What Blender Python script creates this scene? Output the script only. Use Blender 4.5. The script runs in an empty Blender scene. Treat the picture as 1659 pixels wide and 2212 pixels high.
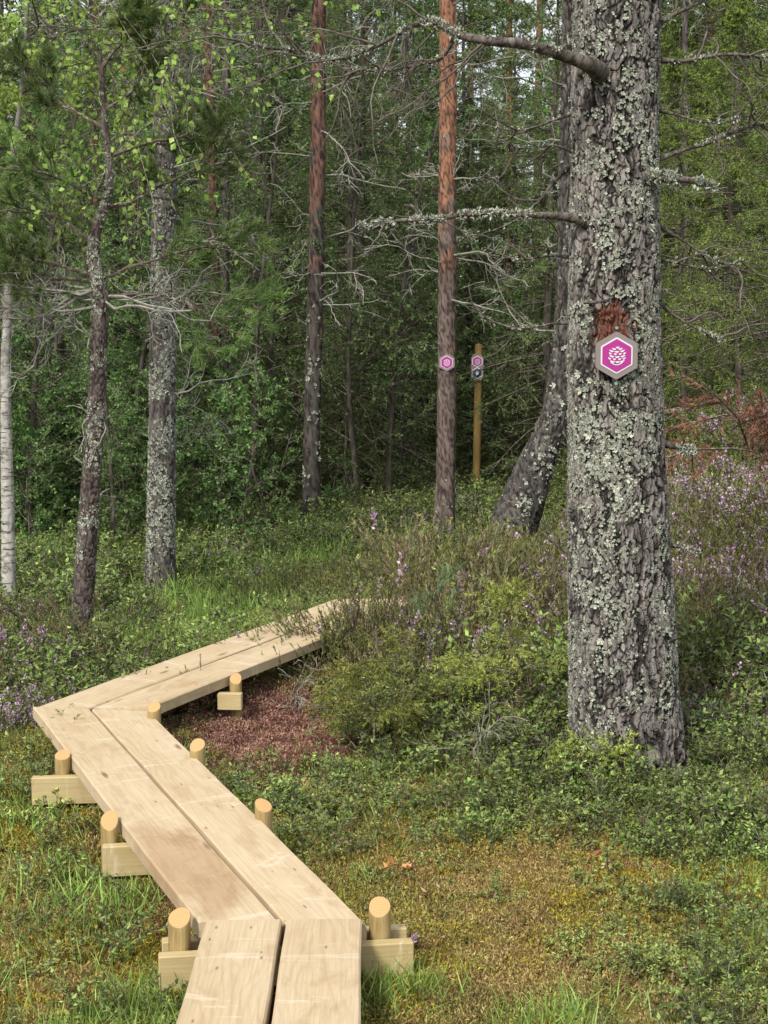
import bpy, math, numpy as np
from mathutils import Vector, Matrix
S = bpy.context.scene
COL = S.collection
PI = math.pi
# ------------------------------------------------------------ camera, sky, sun
FPX = 3195.0
PITCH = math.atan((1106 - 793) / FPX)
CAM = np.array([0, 0, 1.64])
cd = bpy.data.cameras.new('camera'); cam = bpy.data.objects.new('camera', cd); COL.objects.link(cam)
cam.location = CAM; cam.rotation_euler = (PI / 2 - PITCH, 0, 0)
cd.sensor_fit = 'VERTICAL'; cd.sensor_height = 36; cd.lens = 52; cd.clip_start = .05; cd.clip_end = 2000
S.camera = cam
SUN_EL, SUN_AZ = 43, 208          # azimuth the light comes from, degrees clockwise from +Y
W = bpy.data.worlds.new('World'); S.world = W; W.use_nodes = True
wn = W.node_tree.nodes; wl = W.node_tree.links
bg = wn['Background']
sky = wn.new('ShaderNodeTexSky'); sky.sky_type = 'NISHITA'; sky.sun_disc = False
sky.sun_elevation = math.radians(SUN_EL); sky.sun_rotation = math.radians(SUN_AZ)
sky.air_density = 1.0; sky.dust_density = 4.0
cl = wn.new('ShaderNodeTexNoise'); cl.inputs['Scale'].default_value = 3.0; cl.inputs['Detail'].default_value = 5
tc = wn.new('ShaderNodeTexCoord'); wl.new(tc.outputs['Generated'], cl.inputs['Vector'])
cr = wn.new('ShaderNodeMapRange'); cr.inputs[1].default_value = .3; cr.inputs[2].default_value = .6
cr.inputs[3].default_value = .55; cr.inputs[4].default_value = 1.0
wl.new(cl.outputs[0], cr.inputs[0])
mx = wn.new('ShaderNodeMixRGB'); mx.inputs[2].default_value = (7.6, 7.9, 8.3, 1)   # bright cloud layer
wl.new(cr.outputs[0], mx.inputs[0]); wl.new(sky.outputs[0], mx.inputs[1]); wl.new(mx.outputs[0], bg.inputs[0])
bg.inputs[1].default_value = .088
sd = bpy.data.lights.new('sun', 'SUN'); sun = bpy.data.objects.new('sun', sd); COL.objects.link(sun)
sd.energy = 2.6; sd.angle = math.radians(10); sd.color = (1, .95, .88)
az = math.radians(SUN_AZ); el = math.radians(SUN_EL)
sun.rotation_euler = Vector((math.sin(az) * math.cos(el), math.cos(az) * math.cos(el), math.sin(el))).to_track_quat('Z', 'Y').to_euler()
S.view_settings.view_transform = 'Standard'; S.view_settings.look = 'None'
S.view_settings.exposure = 0.9; S.view_settings.gamma = 1
S.render.engine = 'CYCLES'
S.cycles.max_bounces = 6; S.cycles.diffuse_bounces = 4; S.cycles.glossy_bounces = 2; S.cycles.transmission_bounces = 2
S.cycles.use_denoising = True; S.cycles.caustics_reflective = False; S.cycles.caustics_refractive = False

# ------------------------------------------------------------ helpers: noise
def rot3(i, seed):
    h = (i[..., 0] * 374761393 + i[..., 1] * 668265263 + i[..., 2] * 2147483647 % 1274126177 * 1 + i[..., 2] * 1442695041 + seed * 974711) & 0xFFFFFFFF
    h = ((h ^ (h >> 13)) * 1274126177) & 0xFFFFFFFF
    h = ((h ^ (h >> 16)) * 2246822519) & 0xFFFFFFFF
    return h ^ (h >> 15)
def hash01(i, seed=0): return rot3(i.astype(np.int64), seed) / 4294967295.0
def vnoise(p, seed=0):
    i = np.floor(p).astype(np.int64); f = p - i; f = f * f * (3 - 2 * f); r = 0
    for dx in (0, 1):
        for dy in (0, 1):
            for dz in (0, 1):
                w = (f[..., 0] if dx else 1 - f[..., 0]) * (f[..., 1] if dy else 1 - f[..., 1]) * (f[..., 2] if dz else 1 - f[..., 2])
                r = r + w * hash01(i + np.array([dx, dy, dz]), seed)
    return r
def fbm(p, o=4, seed=0):
    r = 0; a = .5; t = 0
    for k in range(o):
        r = r + a * vnoise(p * 2 ** k + 13.7 * k, seed + k); t += a; a *= .5
    return r / t
def worley(p, seed=0):
    i = np.floor(p).astype(np.int64); d1 = np.full(p.shape[0], 9.); d2 = d1.copy(); idv = np.zeros(p.shape[0])
    for dx in (-1, 0, 1):
        for dy in (-1, 0, 1):
            for dz in (-1, 0, 1):
                c = i + np.array([dx, dy, dz])
                q = c + np.stack([hash01(c, seed + 1), hash01(c, seed + 2), hash01(c, seed + 3)], -1)
                d = np.sqrt(((q - p) ** 2).sum(-1))
                n = d < d1
                d2 = np.where(n, d1, np.minimum(d2, d)); idv = np.where(n, hash01(c, seed + 7), idv); d1 = np.where(n, d, d1)
    return d1, d2, idv
def sstep(a, b, x): t = np.clip((x - a) / (b - a), 0, 1); return t * t * (3 - 2 * t)
def nrm(v): return v / np.maximum(np.linalg.norm(v, axis=-1, keepdims=True), 1e-9)

# ------------------------------------------------------------ helpers: terrain and photograph rays
J = []
BLOBS = [(0.42, 6.0, .55, .14), (0.2, 7.9, .95, .16), (0.9, 9.2, .9, .03), (-0.4, 4.6, .3, -.02), (1.5, 5.2, .5, .06),
         (-1.9, 8.0, .6, .05), (1.6, 7.6, .7, .1), (-.55, 6.1, .5, -.06)]
def H(x, y):
    x = np.asarray(x, float); y = np.asarray(y, float)
    h = .06 * sstep(4.6, 8, y) - .10 * sstep(7.5, 10, y) * sstep(.6, -1.2, x) + .10 * sstep(13, 18, y) + .03 * sstep(1.5, 0, y)
    h = h + 1.25 * sstep(.9, 3.6, x - .02 * y) * sstep(6., 13, y)
    for bx, by, r, a in BLOBS: h = h + a * np.exp(-((x - bx) ** 2 + (y - by) ** 2) / (r * r))
    if len(J):
        bd = np.full(np.shape(x), 99.); bz = np.zeros(np.shape(x))
        for a, b in zip(J[:-1], J[1:]):
            ab = (b - a)[:2]; tt = np.clip(((x - a[0]) * ab[0] + (y - a[1]) * ab[1]) / (ab @ ab), 0, 1)
            d = np.hypot(x - a[0] - ab[0] * tt, y - a[1] - ab[1] * tt); z = a[2] + (b[2] - a[2]) * tt
            bz = np.where(d < bd, z, bz); bd = np.minimum(bd, d)
        w = np.exp(-(bd / .55) ** 2); h = h * (1 - w) + (bz - .178) * w
    p = np.stack([x, y, x * 0], -1)
    h = h + .07 * (fbm(p * 1.9, 3, 5) - .5) * sstep(60, 20, y) + .055 * (fbm(p * 6, 2, 9) - .5) * sstep(20, 12, y)
    h = h + .5 * (fbm(p * .12, 2, 31) - .5) * sstep(14, 30, y)
    return h
def ray(px, py):
    d = np.array([px - 829.5, FPX * math.cos(PITCH) + (1106 - py) * math.sin(PITCH), -FPX * math.sin(PITCH) + (1106 - py) * math.cos(PITCH)])
    return d / np.linalg.norm(d)
def atz(px, py, z): d = ray(px, py); return CAM + d * (z - CAM[2]) / d[2]
def aty(px, py, y): d = ray(px, py); return CAM + d * y / d[1]
J = [np.array([-.225, -.6, .2]), atz(614, 1994, .2), atz(195, 1530, .33), atz(792, 1303, .43)]
def G(px, py):
    d = ray(px, py); t = 2.; st = .02
    while t < 200:
        q = CAM + d * t
        if q[2] < H(q[0], q[1]): return np.array([q[0], q[1], float(H(q[0], q[1]))])
        t += st if t < 25 else .2
    return CAM + d * 60

# ------------------------------------------------------------ helpers: meshes
class Acc:
    def __init__(s): s.V = []; s.F = {3: [], 4: []}; s.A = {3: [], 4: []}; s.M = {3: [], 4: []}; s.n = 0; s.P = []
    def add(s, v, f, a=0.5, m=0, pv=None):
        v = np.asarray(v, np.float32).reshape(-1, 3); f = np.asarray(f, np.int64); k = f.shape[1]
        s.V.append(v); s.F[k].append(f + s.n); s.n += len(v)
        s.A[k].append(np.broadcast_to(np.asarray(a, np.float32), (len(f),)))
        s.M[k].append(np.broadcast_to(np.asarray(m, np.int32), (len(f),)))
        s.P.append(np.zeros(len(v), np.float32) if pv is None else np.asarray(pv, np.float32))
    def mesh(s, name, mats, smooth=False):
        me = bpy.data.meshes.new(name)
        V = np.concatenate(s.V); me.vertices.add(len(V)); me.vertices.foreach_set('co', V.ravel())
        L = []; T = []; A = []; M = []
        for k in (3, 4):
            if s.F[k]:
                f = np.concatenate(s.F[k]); L.append(f.ravel()); T.append(np.full(len(f), k)); A.append(np.concatenate(s.A[k])); M.append(np.concatenate(s.M[k]))
        L = np.concatenate(L).astype(np.int32); T = np.concatenate(T).astype(np.int32)
        me.loops.add(len(L)); me.loops.foreach_set('vertex_index', L)
        me.polygons.add(len(T)); st = np.concatenate([[0], np.cumsum(T)[:-1]]).astype(np.int32)
        me.polygons.foreach_set('loop_start', st); me.polygons.foreach_set('loop_total', T)
        me.polygons.foreach_set('material_index', np.concatenate(M))
        me.polygons.foreach_set('use_smooth', np.full(len(T), smooth))
        me.update(calc_edges=True)
        at = me.attributes.new('v', 'FLOAT', 'FACE'); at.data.foreach_set('value', np.concatenate(A))
        P = np.concatenate(s.P)
        if P.any(): at = me.attributes.new('pv', 'FLOAT', 'POINT'); at.data.foreach_set('value', P)
        for m in (mats if isinstance(mats, (list, tuple)) else [mats]): me.materials.append(m)
        return me
    def obj(s, name, mats, parent=None, smooth=False, **k):
        return link(name, s.mesh(name, mats, smooth), parent, **k)
def link(name, me, parent=None, loc=None, label=None, cat=None, group=None, kind=None):
    o = bpy.data.objects.new(name, me); COL.objects.link(o)
    if parent is not None: o.parent = parent
    if loc is not None: o.location = loc
    return tag(o, label, cat, group, kind)
def tag(o, label=None, cat=None, group=None, kind=None):
    if label: o['label'] = label
    if cat: o['category'] = cat
    if group: o['group'] = group
    if kind: o['kind'] = kind
    return o
def thing(name, label, cat, loc=(0, 0, 0), group=None): return link(name, None, None, loc, label, cat, group)

def needles(acc, P, D, Sd, L, Wd, v, m=0):
    N = len(P); L = np.broadcast_to(L, N)[:, None]; Wd = np.broadcast_to(Wd, N)[:, None]
    V = np.stack([P - Sd * Wd / 2, P + Sd * Wd / 2, P + D * L], 1).reshape(-1, 3)
    acc.add(V, np.arange(3 * N).reshape(-1, 3), v, m)
def leaves(acc, P, D, Sd, L, Wd, v, m=0, fold=.25):
    N = len(P); L = np.broadcast_to(L, N)[:, None]; Wd = np.broadcast_to(Wd, N)[:, None]; n = np.cross(D, Sd)
    mid = P + D * L * .45
    V = np.stack([P, mid + Sd * Wd / 2 + n * Wd * fold, P + D * L, mid - Sd * Wd / 2 + n * Wd * fold], 1).reshape(-1, 3)
    b = np.arange(N)[:, None] * 4
    acc.add(V, np.concatenate([b + [0, 1, 2], b + [0, 2, 3]]), np.tile(np.broadcast_to(v, N), 2), m)
def tubes(acc, P, R, sides=3, v=.5, m=0):
    N, K, _ = P.shape; R = np.broadcast_to(R, (N, K))
    T = nrm(np.gradient(P, axis=1))
    ref = np.where(np.abs(T[:, :1, 2:3]) > .8, np.array([1., .1, 0]), np.array([.05, .1, 1.]))
    A = nrm(np.cross(T, np.broadcast_to(ref, T.shape))); B = np.cross(T, A)
    an = np.arange(sides) * 2 * PI / sides
    V = P[:, :, None] + R[:, :, None, None] * (np.cos(an)[:, None] * A[:, :, None] + np.sin(an)[:, None] * B[:, :, None])
    idx = np.arange(N * K * sides).reshape(N, K, sides); nx = np.roll(idx, -1, 2)
    f = np.stack([idx[:, :-1], nx[:, :-1], nx[:, 1:], idx[:, 1:]], -1).reshape(-1, 4)
    vv = np.broadcast_to(np.asarray(v, float), (N,)); vv = np.repeat(vv, (K - 1) * sides)
    acc.add(V, f, vv, m)
def curves(rng, pos, dr, L, K, droop=0., wig=.15, up_end=0.):
    N = len(pos); d = nrm(dr); P = np.zeros((N, K, 3)); P[:, 0] = pos; L = np.broadcast_to(L, N)
    droop = np.broadcast_to(droop, N)
    for k in range(1, K):
        P[:, k] = P[:, k - 1] + d * (L / (K - 1))[:, None]
        d = d + rng.normal(0, wig, (N, 3)); d[:, 2] += -droop / (K - 1) + up_end * (k / K) ** 2
        d = nrm(d)
    return P
def on_curve(P, idx, t):
    K = P.shape[1]; x = np.clip(t, 0, .9999) * (K - 1); i = x.astype(int); f = (x - i)[:, None]
    a = P[idx, i]; b = P[idx, i + 1]
    return a + (b - a) * f, nrm(b - a)
def children(rng, P, n, t0, t1, ang, flat=0.):
    N = P.shape[0]; idx = np.repeat(np.arange(N), n); t = rng.uniform(t0, t1, N * n)
    p, T = on_curve(P, idx, t)
    r = rng.normal(0, 1, (N * n, 3)); r[:, 2] *= (1 - flat)
    pr = nrm(r - (r * T).sum(1, keepdims=True) * T)
    a = ang + rng.normal(0, .15, N * n)
    return idx, t, p, T * np.cos(a)[:, None] + pr * np.sin(a)[:, None]
def rand_unit(rng, n): return nrm(rng.normal(0, 1, (n, 3)))
def needle_row(acc, rng, P, per, L, Wd, ang, v0, v1, m=0, t0=.05, flat=0.):
    idx, t, p, d = children(rng, P, per, t0, 1., ang, flat)
    s = nrm(np.cross(d, rand_unit(rng, len(d))))
    base = rng.uniform(v0, v1, P.shape[0])[idx]
    needles(acc, p, d, s, L * rng.uniform(.7, 1.2, len(p)), Wd, np.clip(base + rng.normal(0, .12, len(p)) + .15 * t, 0, 1), m)

# ------------------------------------------------------------ helpers: materials
class NT:
    def __init__(s, name):
        s.m = bpy.data.materials.new(name); s.m.use_nodes = True; s.n = s.m.node_tree.nodes; s.l = s.m.node_tree.links
        s.b = s.n['Principled BSDF']; s.b.inputs['Roughness'].default_value = .8; s.b.inputs['Specular IOR Level'].default_value = .25
    def nd(s, t, **k):
        n = s.n.new('ShaderNode' + t)
        for a, b in k.items(): setattr(n, a, b)
        return n
    def put(s, sock, v):
        if isinstance(v, bpy.types.NodeSocket): s.l.new(v, sock)
        elif isinstance(v, (tuple, list)) and len(v) == 3 and sock.type == 'RGBA': sock.default_value = (*v, 1)
        else: sock.default_value = v
    def noise(s, scale, detail=3, rough=.55, vec=None, dist=0., out=0, st=(1, 1, 1)):
        n = s.nd('TexNoise'); n.inputs['Scale'].default_value = scale; n.inputs['Detail'].default_value = detail
        n.inputs['Roughness'].default_value = rough; n.inputs['Distortion'].default_value = dist
        s.l.new(s.vec(st) if vec is None else vec, n.inputs['Vector']); return n.outputs[out]
    def vec(s, st=(1, 1, 1), off=None):
        t = s.nd('TexCoord'); mp = s.nd('Mapping'); s.l.new(t.outputs['Object'], mp.inputs[0]); mp.inputs['Scale'].default_value = st
        if off is not None: s.l.new(off, mp.inputs['Location'])
        return mp.outputs[0]
    def ramp(s, x, stops, interp='LINEAR'):
        r = s.nd('ValToRGB'); e = r.color_ramp; e.interpolation = interp
        while len(e.elements) < len(stops): e.elements.new(.5)
        for q, (p, c) in zip(e.elements, stops): q.position = p; q.color = (*c, 1) if isinstance(c, tuple) else (c, c, c, 1)
        s.put(r.inputs[0], x); return r.outputs[0]
    def mix(s, f, a, b, mode='MIX'):
        m = s.nd('MixRGB', blend_type=mode); s.put(m.inputs[0], f); s.put(m.inputs[1], a); s.put(m.inputs[2], b); return m.outputs[0]
    def math(s, op, a, b=0., c=None):
        m = s.nd('Math', operation=op); s.put(m.inputs[0], a); s.put(m.inputs[1], b)
        if c is not None: s.put(m.inputs[2], c)
        return m.outputs[0]
    def rng(s, x, a, b, c=0., d=1.):
        m = s.nd('MapRange'); s.put(m.inputs[0], x)
        for i, q in enumerate((a, b, c, d)): m.inputs[i + 1].default_value = q
        return m.outputs[0]
    def attr(s, name): a = s.nd('Attribute'); a.attribute_name = name; return a.outputs['Fac']
    def rnd(s): return s.nd('ObjectInfo').outputs['Random']
    def bump(s, h, st=.3, d=.01):
        b = s.nd('Bump'); b.inputs['Strength'].default_value = st; b.inputs['Distance'].default_value = d
        s.l.new(h, b.inputs['Height']); s.l.new(b.outputs[0], s.b.inputs['Normal'])
    def col(s, c): s.put(s.b.inputs['Base Color'], c); return s.m
def leaf_mat(name, dark, mid, light, trans=.3, rough=.55, spread=.42, worldvar=None):
    t = NT(name); c = t.ramp(t.attr('v'), [(0., dark), (.5, mid), (1., light)])
    h = t.nd('HueSaturation'); r = t.rnd()
    t.put(h.inputs['Value'], t.rng(r, 0, 1, 1 - spread, 1 + spread)); t.put(h.inputs['Hue'], t.rng(r, 0, 1, .488, .512)); t.put(h.inputs['Color'], c)
    t.b.inputs['Roughness'].default_value = rough; t.col(h.outputs[0])
    if trans:
        tr = t.nd('BsdfTranslucent'); t.l.new(h.outputs[0], tr.inputs[0]); ms = t.nd('MixShader'); ms.inputs[0].default_value = trans
        t.l.new(t.b.outputs[0], ms.inputs[1]); t.l.new(tr.outputs[0], ms.inputs[2]); t.l.new(ms.outputs[0], t.n['Material Output'].inputs[0])
    return t.m
def twig_mat(name, a, b, c=None):
    t = NT(name); n = t.noise(14, 3); col = t.ramp(n, [(.3, a), (.65, b)])
    if c: col = t.mix(t.ramp(t.noise(40, 3, .7), [(.52, 0.), (.6, 1.)]), col, c)
    return t.col(col)
M = {}
M['spruce'] = leaf_mat('spruce_needles', (.055, .11, .036), (.15, .235, .075), (.29, .38, .13))
M['spruce_light'] = leaf_mat('light_spruce_needles', (.045, .085, .018), (.13, .195, .038), (.31, .39, .08))
M['pine'] = leaf_mat('pine_needles', (.07, .125, .035), (.16, .245, .07), (.29, .39, .13))
M['leaf'] = leaf_mat('deciduous_leaves', (.045, .11, .03), (.14, .25, .07), (.30, .44, .15), .45, .45)
M['birch_leaf'] = leaf_mat('birch_leaves', (.13, .20, .03), (.25, .36, .07), (.42, .52, .15), .45, .4)
M['twig'] = twig_mat('grey_twigs', (.13, .12, .10), (.27, .25, .21), (.27, .30, .24))
M['twig_dark'] = twig_mat('brown_twigs', (.05, .035, .025), (.11, .08, .06), (.2, .21, .16))
M['lichen'] = leaf_mat('lichen_lobes', (.11, .12, .09), (.255, .275, .215), (.50, .52, .42), 0, .9, 0)

def bark_mat(name, dark, mid, light, orange=None, oz=(3, 5), lich=.5, patch=(.2, .22, .18), scale=1.):
    t = NT(name); pl = t.noise(26 * scale, 4, .65, st=(1, 1, .28)); fine = t.noise(120 * scale, 3, .6, st=(1, 1, .4))
    c = t.ramp(pl, [(.3, dark), (.5, mid), (.72, light)])
    if orange:
        sep = t.nd('SeparateXYZ'); tcn = t.nd('TexCoord'); t.l.new(tcn.outputs['Object'], sep.inputs[0])
        z = t.math('ADD', sep.outputs[2], t.rng(t.noise(5, 3), .3, .7, -1.1, 1.1))
        oc = t.ramp(pl, [(.3, tuple(x * .45 for x in orange)), (.55, orange), (.8, tuple(min(1, x * 1.35) for x in orange))])
        c = t.mix(t.rng(z, oz[0], oz[1]), c, oc)
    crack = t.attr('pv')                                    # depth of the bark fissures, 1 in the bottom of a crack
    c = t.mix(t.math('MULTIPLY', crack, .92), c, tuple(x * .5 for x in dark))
    ln = t.ramp(t.noise(34 * scale, 4, .7, dist=.6), [(1 - lich * .62, 0.), (1 - lich * .62 + .07, 1.)])
    ln = t.math('MULTIPLY', ln, t.math('SUBTRACT', 1., crack))
    c = t.mix(ln, c, t.ramp(fine, [(.3, tuple(x * .6 for x in patch)), (.7, tuple(x * 1.5 for x in patch))]))
    t.b.inputs['Roughness'].default_value = .92; t.b.inputs['Specular IOR Level'].default_value = .12
    t.bump(fine, .6, .004); t.col(c); return t.m

def smooth_path(pts, rad, n):
    pts = np.array(pts, float); rad = np.array(rad, float); m = len(pts)
    s = np.concatenate([[0], np.cumsum(np.linalg.norm(np.diff(pts, axis=0), axis=1))]); u = np.linspace(0, s[-1], n)
    if m < 3: return np.stack([np.interp(u, s, pts[:, k]) for k in range(3)], 1), np.interp(u, s, rad)
    tg = np.gradient(np.column_stack([pts, rad]), s, axis=0); D = np.column_stack([pts, rad])
    i = np.clip(np.searchsorted(s, u, 'right') - 1, 0, m - 2); h = (s[i + 1] - s[i])[:, None]; x = ((u - s[i]) / h[:, 0])[:, None]
    r = (2 * x ** 3 - 3 * x ** 2 + 1) * D[i] + (x ** 3 - 2 * x ** 2 + x) * h * tg[i] + (-2 * x ** 3 + 3 * x ** 2) * D[i + 1] + (x ** 3 - x ** 2) * h * tg[i + 1]
    return r[:, :3], np.maximum(r[:, 3], .002)
def trunk(acc, pts, rad, nu=40, nv=200, amp=.008, cell=(.035, .1), flare=0., seed=0, origin=(0, 0, 0), furrow=0.):
    """bark-covered tapering trunk; points are in world space, mesh relative to origin"""
    P, R = smooth_path(pts, rad, nv)
    an = np.linspace(0, 2 * PI, nu, endpoint=False)
    T = nrm(np.gradient(P, axis=0)); A = nrm(np.cross(T, np.array([0, 1., 0.02]))); B = np.cross(T, A)
    A = -A
    hgt = P[:, 2:3] - P[0, 2]
    rr = R[:, None] * np.ones(nu)
    if flare: rr = rr * (1 + flare * np.exp(-hgt / .22) * (.55 + .45 * np.cos(an * 5 + 1.3 + seed)))
    ax = P[:, None] + rr[..., None] * (np.cos(an)[None, :, None] * A[:, None] + np.sin(an)[None, :, None] * B[:, None])
    q = ax.reshape(-1, 3); w = q.copy(); w += (np.stack([fbm(q * 9, 2, seed + 3), fbm(q * 9, 2, seed + 4), fbm(q * 9, 2, seed + 6)], -1) - .5) * .075 + (np.stack([fbm(q * 34, 2, seed + 13), fbm(q * 34, 2, seed + 14), fbm(q * 34, 2, seed + 16)], -1) - .5) * .022
    d1, d2, idv = worley(w / np.array([cell[0], cell[0], cell[1]]), seed)
    gap = sstep(0.02, .17, d2 - d1)
    disp = amp * (gap - 1) + amp * .7 * (idv - .5) * gap + amp * .5 * (fbm(q * 60, 2, seed + 8) - .5) + amp * 1.2 * (fbm(q * 5, 2, seed + 9) - .5)
    out = nrm(q.reshape(nv, nu, 3) - P[:, None]).reshape(-1, 3)
    if furrow:
        wq = w * np.array([26, 26, 3.6]); rd = np.abs(fbm(wq, 3, seed + 20) - .5) * 2; rdg = sstep(.0, .22, rd)
        disp += furrow * (rdg - 1) + furrow * .55 * (fbm(q * np.array([70, 70, 22]), 3, seed + 21) - .5) + furrow * .35 * (fbm(q * np.array([190, 190, 90]), 2, seed + 23) - .5); gap = gap * rdg
    V = q + out * disp[:, None] * np.minimum(1, np.repeat(R, nu) / .05)[:, None] - np.array(origin)
    idx = np.arange(nv * nu).reshape(nv, nu); nx = np.roll(idx, -1, 1)
    f = np.stack([idx[:-1], nx[:-1], nx[1:], idx[1:]], -1).reshape(-1, 4)
    acc.add(V, f, .5, 0, pv=np.clip(1 - gap, 0, 1))
    acc.add(np.vstack([V[-nu:], [V[-nu:].mean(0)]]), np.array([[i, (i + 1) % nu, nu] for i in range(nu)]), .5, 0, pv=np.zeros(nu + 1))
    return P, R
def lichen(acc, rng, P, R, n, size, zr=None, origin=(0, 0, 0), clump=6., face=None, th=.5):
    """ruffled lobes of foliose lichen standing on the bark"""
    t = rng.uniform(0, 1, n * 3) * (len(P) - 1); i = t.astype(int).clip(0, len(P) - 2); fr = (t - i)[:, None]
    c = P[i] * (1 - fr) + P[i + 1] * fr; r = R[i]; an = rng.uniform(0, 2 * PI, len(c))
    o = np.stack([np.cos(an), np.sin(an), an * 0], 1); p = c + o * r[:, None]
    k = fbm(p * clump, 3, 77) + .25 * (fbm(p * clump * 5, 2, 78) - .5) + .5 * (fbm(p * np.array([4, 4, 3.]), 2, 79) - .5)
    keep = k > th + .10 * (rng.uniform(0, 1, len(k)) - .5)
    if zr is not None:
        hz = np.interp(p[:, 2], [a for a, b in zr], [b for a, b in zr]); keep &= rng.uniform(0, 1, len(p)) < hz
    p, o = p[keep][:n], o[keep][:n]; N = len(p)
    tz = nrm(np.array([0, 0, 1.]) - (o[:, 2:3]) * o); tx = np.cross(o, tz); sz = size * np.clip(rng.lognormal(0, .4, N), .4, 2.)
    vb = rng.uniform(.2, .9, N)
    for q in range(6):
        a = q * PI / 3 + rng.normal(0, .3, N)
        dd = nrm(tx * np.cos(a)[:, None] + tz * np.sin(a)[:, None] + o * rng.uniform(.05, .6, (N, 1)))
        sd_ = nrm(np.cross(dd, o) + rng.normal(0, .3, (N, 3)))
        leaves(acc, p - np.array(origin) - o * .002, dd, sd_, sz, sz * .75, np.clip(vb + rng.normal(0, .15, N), 0, 1), 0, .3)
def dead_branches(acc, rng, pos, dr, L, r0, gens=(7, 4), droop=.2, wig=.16, rmin=.0022, m=0):
    P = curves(rng, pos, dr, L, 9, droop, wig); N = len(pos); r0 = np.broadcast_to(r0, N)
    tubes(acc, P, r0[:, None] * np.linspace(1, .25, 9)[None] + rmin * .5, 5, .5, m)
    L = np.broadcast_to(L, N)
    i, t, p, d = children(rng, P, gens[0], .15, 1, .9, .35)
    l2 = L[i] * rng.uniform(.2, .5, len(i)) * (1.15 - t * .6); Q = curves(rng, p, d, l2, 6, droop * .6, wig * 1.2)
    tubes(acc, Q, np.maximum(rmin, (r0[i] * .35)[:, None] * np.linspace(1, .3, 6)[None]), 3, .5, m)
    if len(gens) > 1 and gens[1]:
        i2, t2, p2, d2 = children(rng, Q, gens[1], .2, 1, .8, .2)
        R_ = curves(rng, p2, d2, l2[i2] * rng.uniform(.25, .6, len(i2)), 4, droop * .5, wig * 1.2)
        tubes(acc, R_, rmin * np.linspace(.9, .5, 4)[None], 3, .5, m)
        return P, Q, R_
    return P, Q, Q
def each_branch(T_, rng, p, d, L, r, gens, droop, wig, rmin, mat='twig'):
    for k in range(len(p)):
        a = Acc(); dead_branches(a, rng, p[k:k + 1], d[k:k + 1], L[k:k + 1], r, gens, droop, wig, rmin); a.obj('bare_branch', M[mat], T_)
def around(rng, n): a = rng.uniform(0, 2 * PI, n); return np.stack([np.cos(a), np.sin(a), 0 * a], 1)

# ------------------------------------------------------------ the ground
def graded(lo, hi, flo, fhi, st, g=1.12):
    c = list(np.arange(flo, fhi, st)); s_ = st; x = c[-1]
    while x < hi: s_ *= g; x += s_; c.append(x)
    s_ = st; x = c[0]; pre = []
    while x > lo: s_ *= g; x -= s_; pre.append(x)
    return np.array(pre[::-1] + c)
gx = graded(-400, 400, -3.2, 3.2, .03); gy = graded(-60, 600, 2.6, 13, .035)
XX, YY = np.meshgrid(gx, gy); ZZ = H(XX.ravel(), YY.ravel())
g = Acc(); idx = np.arange(XX.size).reshape(XX.shape)
g.add(np.stack([XX.ravel(), YY.ravel(), ZZ], 1), np.stack([idx[:-1, :-1], idx[:-1, 1:], idx[1:, 1:], idx[1:, :-1]], -1).reshape(-1, 4))
t = NT('forest_floor')
big = t.noise(1.6, 4, .6); med = t.noise(9, 4, .65); fn = t.noise(70, 4, .7)
c = t.ramp(med, [(.3, (.030, .022, .012)), (.5, (.060, .050, .020)), (.7, (.095, .085, .028))])
c = t.mix(t.ramp(big, [(.42, 0.), (.6, 1.)]), c, t.ramp(fn, [(.35, (.022, .036, .010)), (.7, (.07, .09, .022))]))
c = t.mix(t.ramp(fn, [(.5, 0.), (.75, .6)]), c, (.16, .11, .05))
t.bump(fn, .8, .02); t.col(c); t.b.inputs['Roughness'].default_value = 1
g.obj('ground', t.m, smooth=True, kind='structure')

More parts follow.
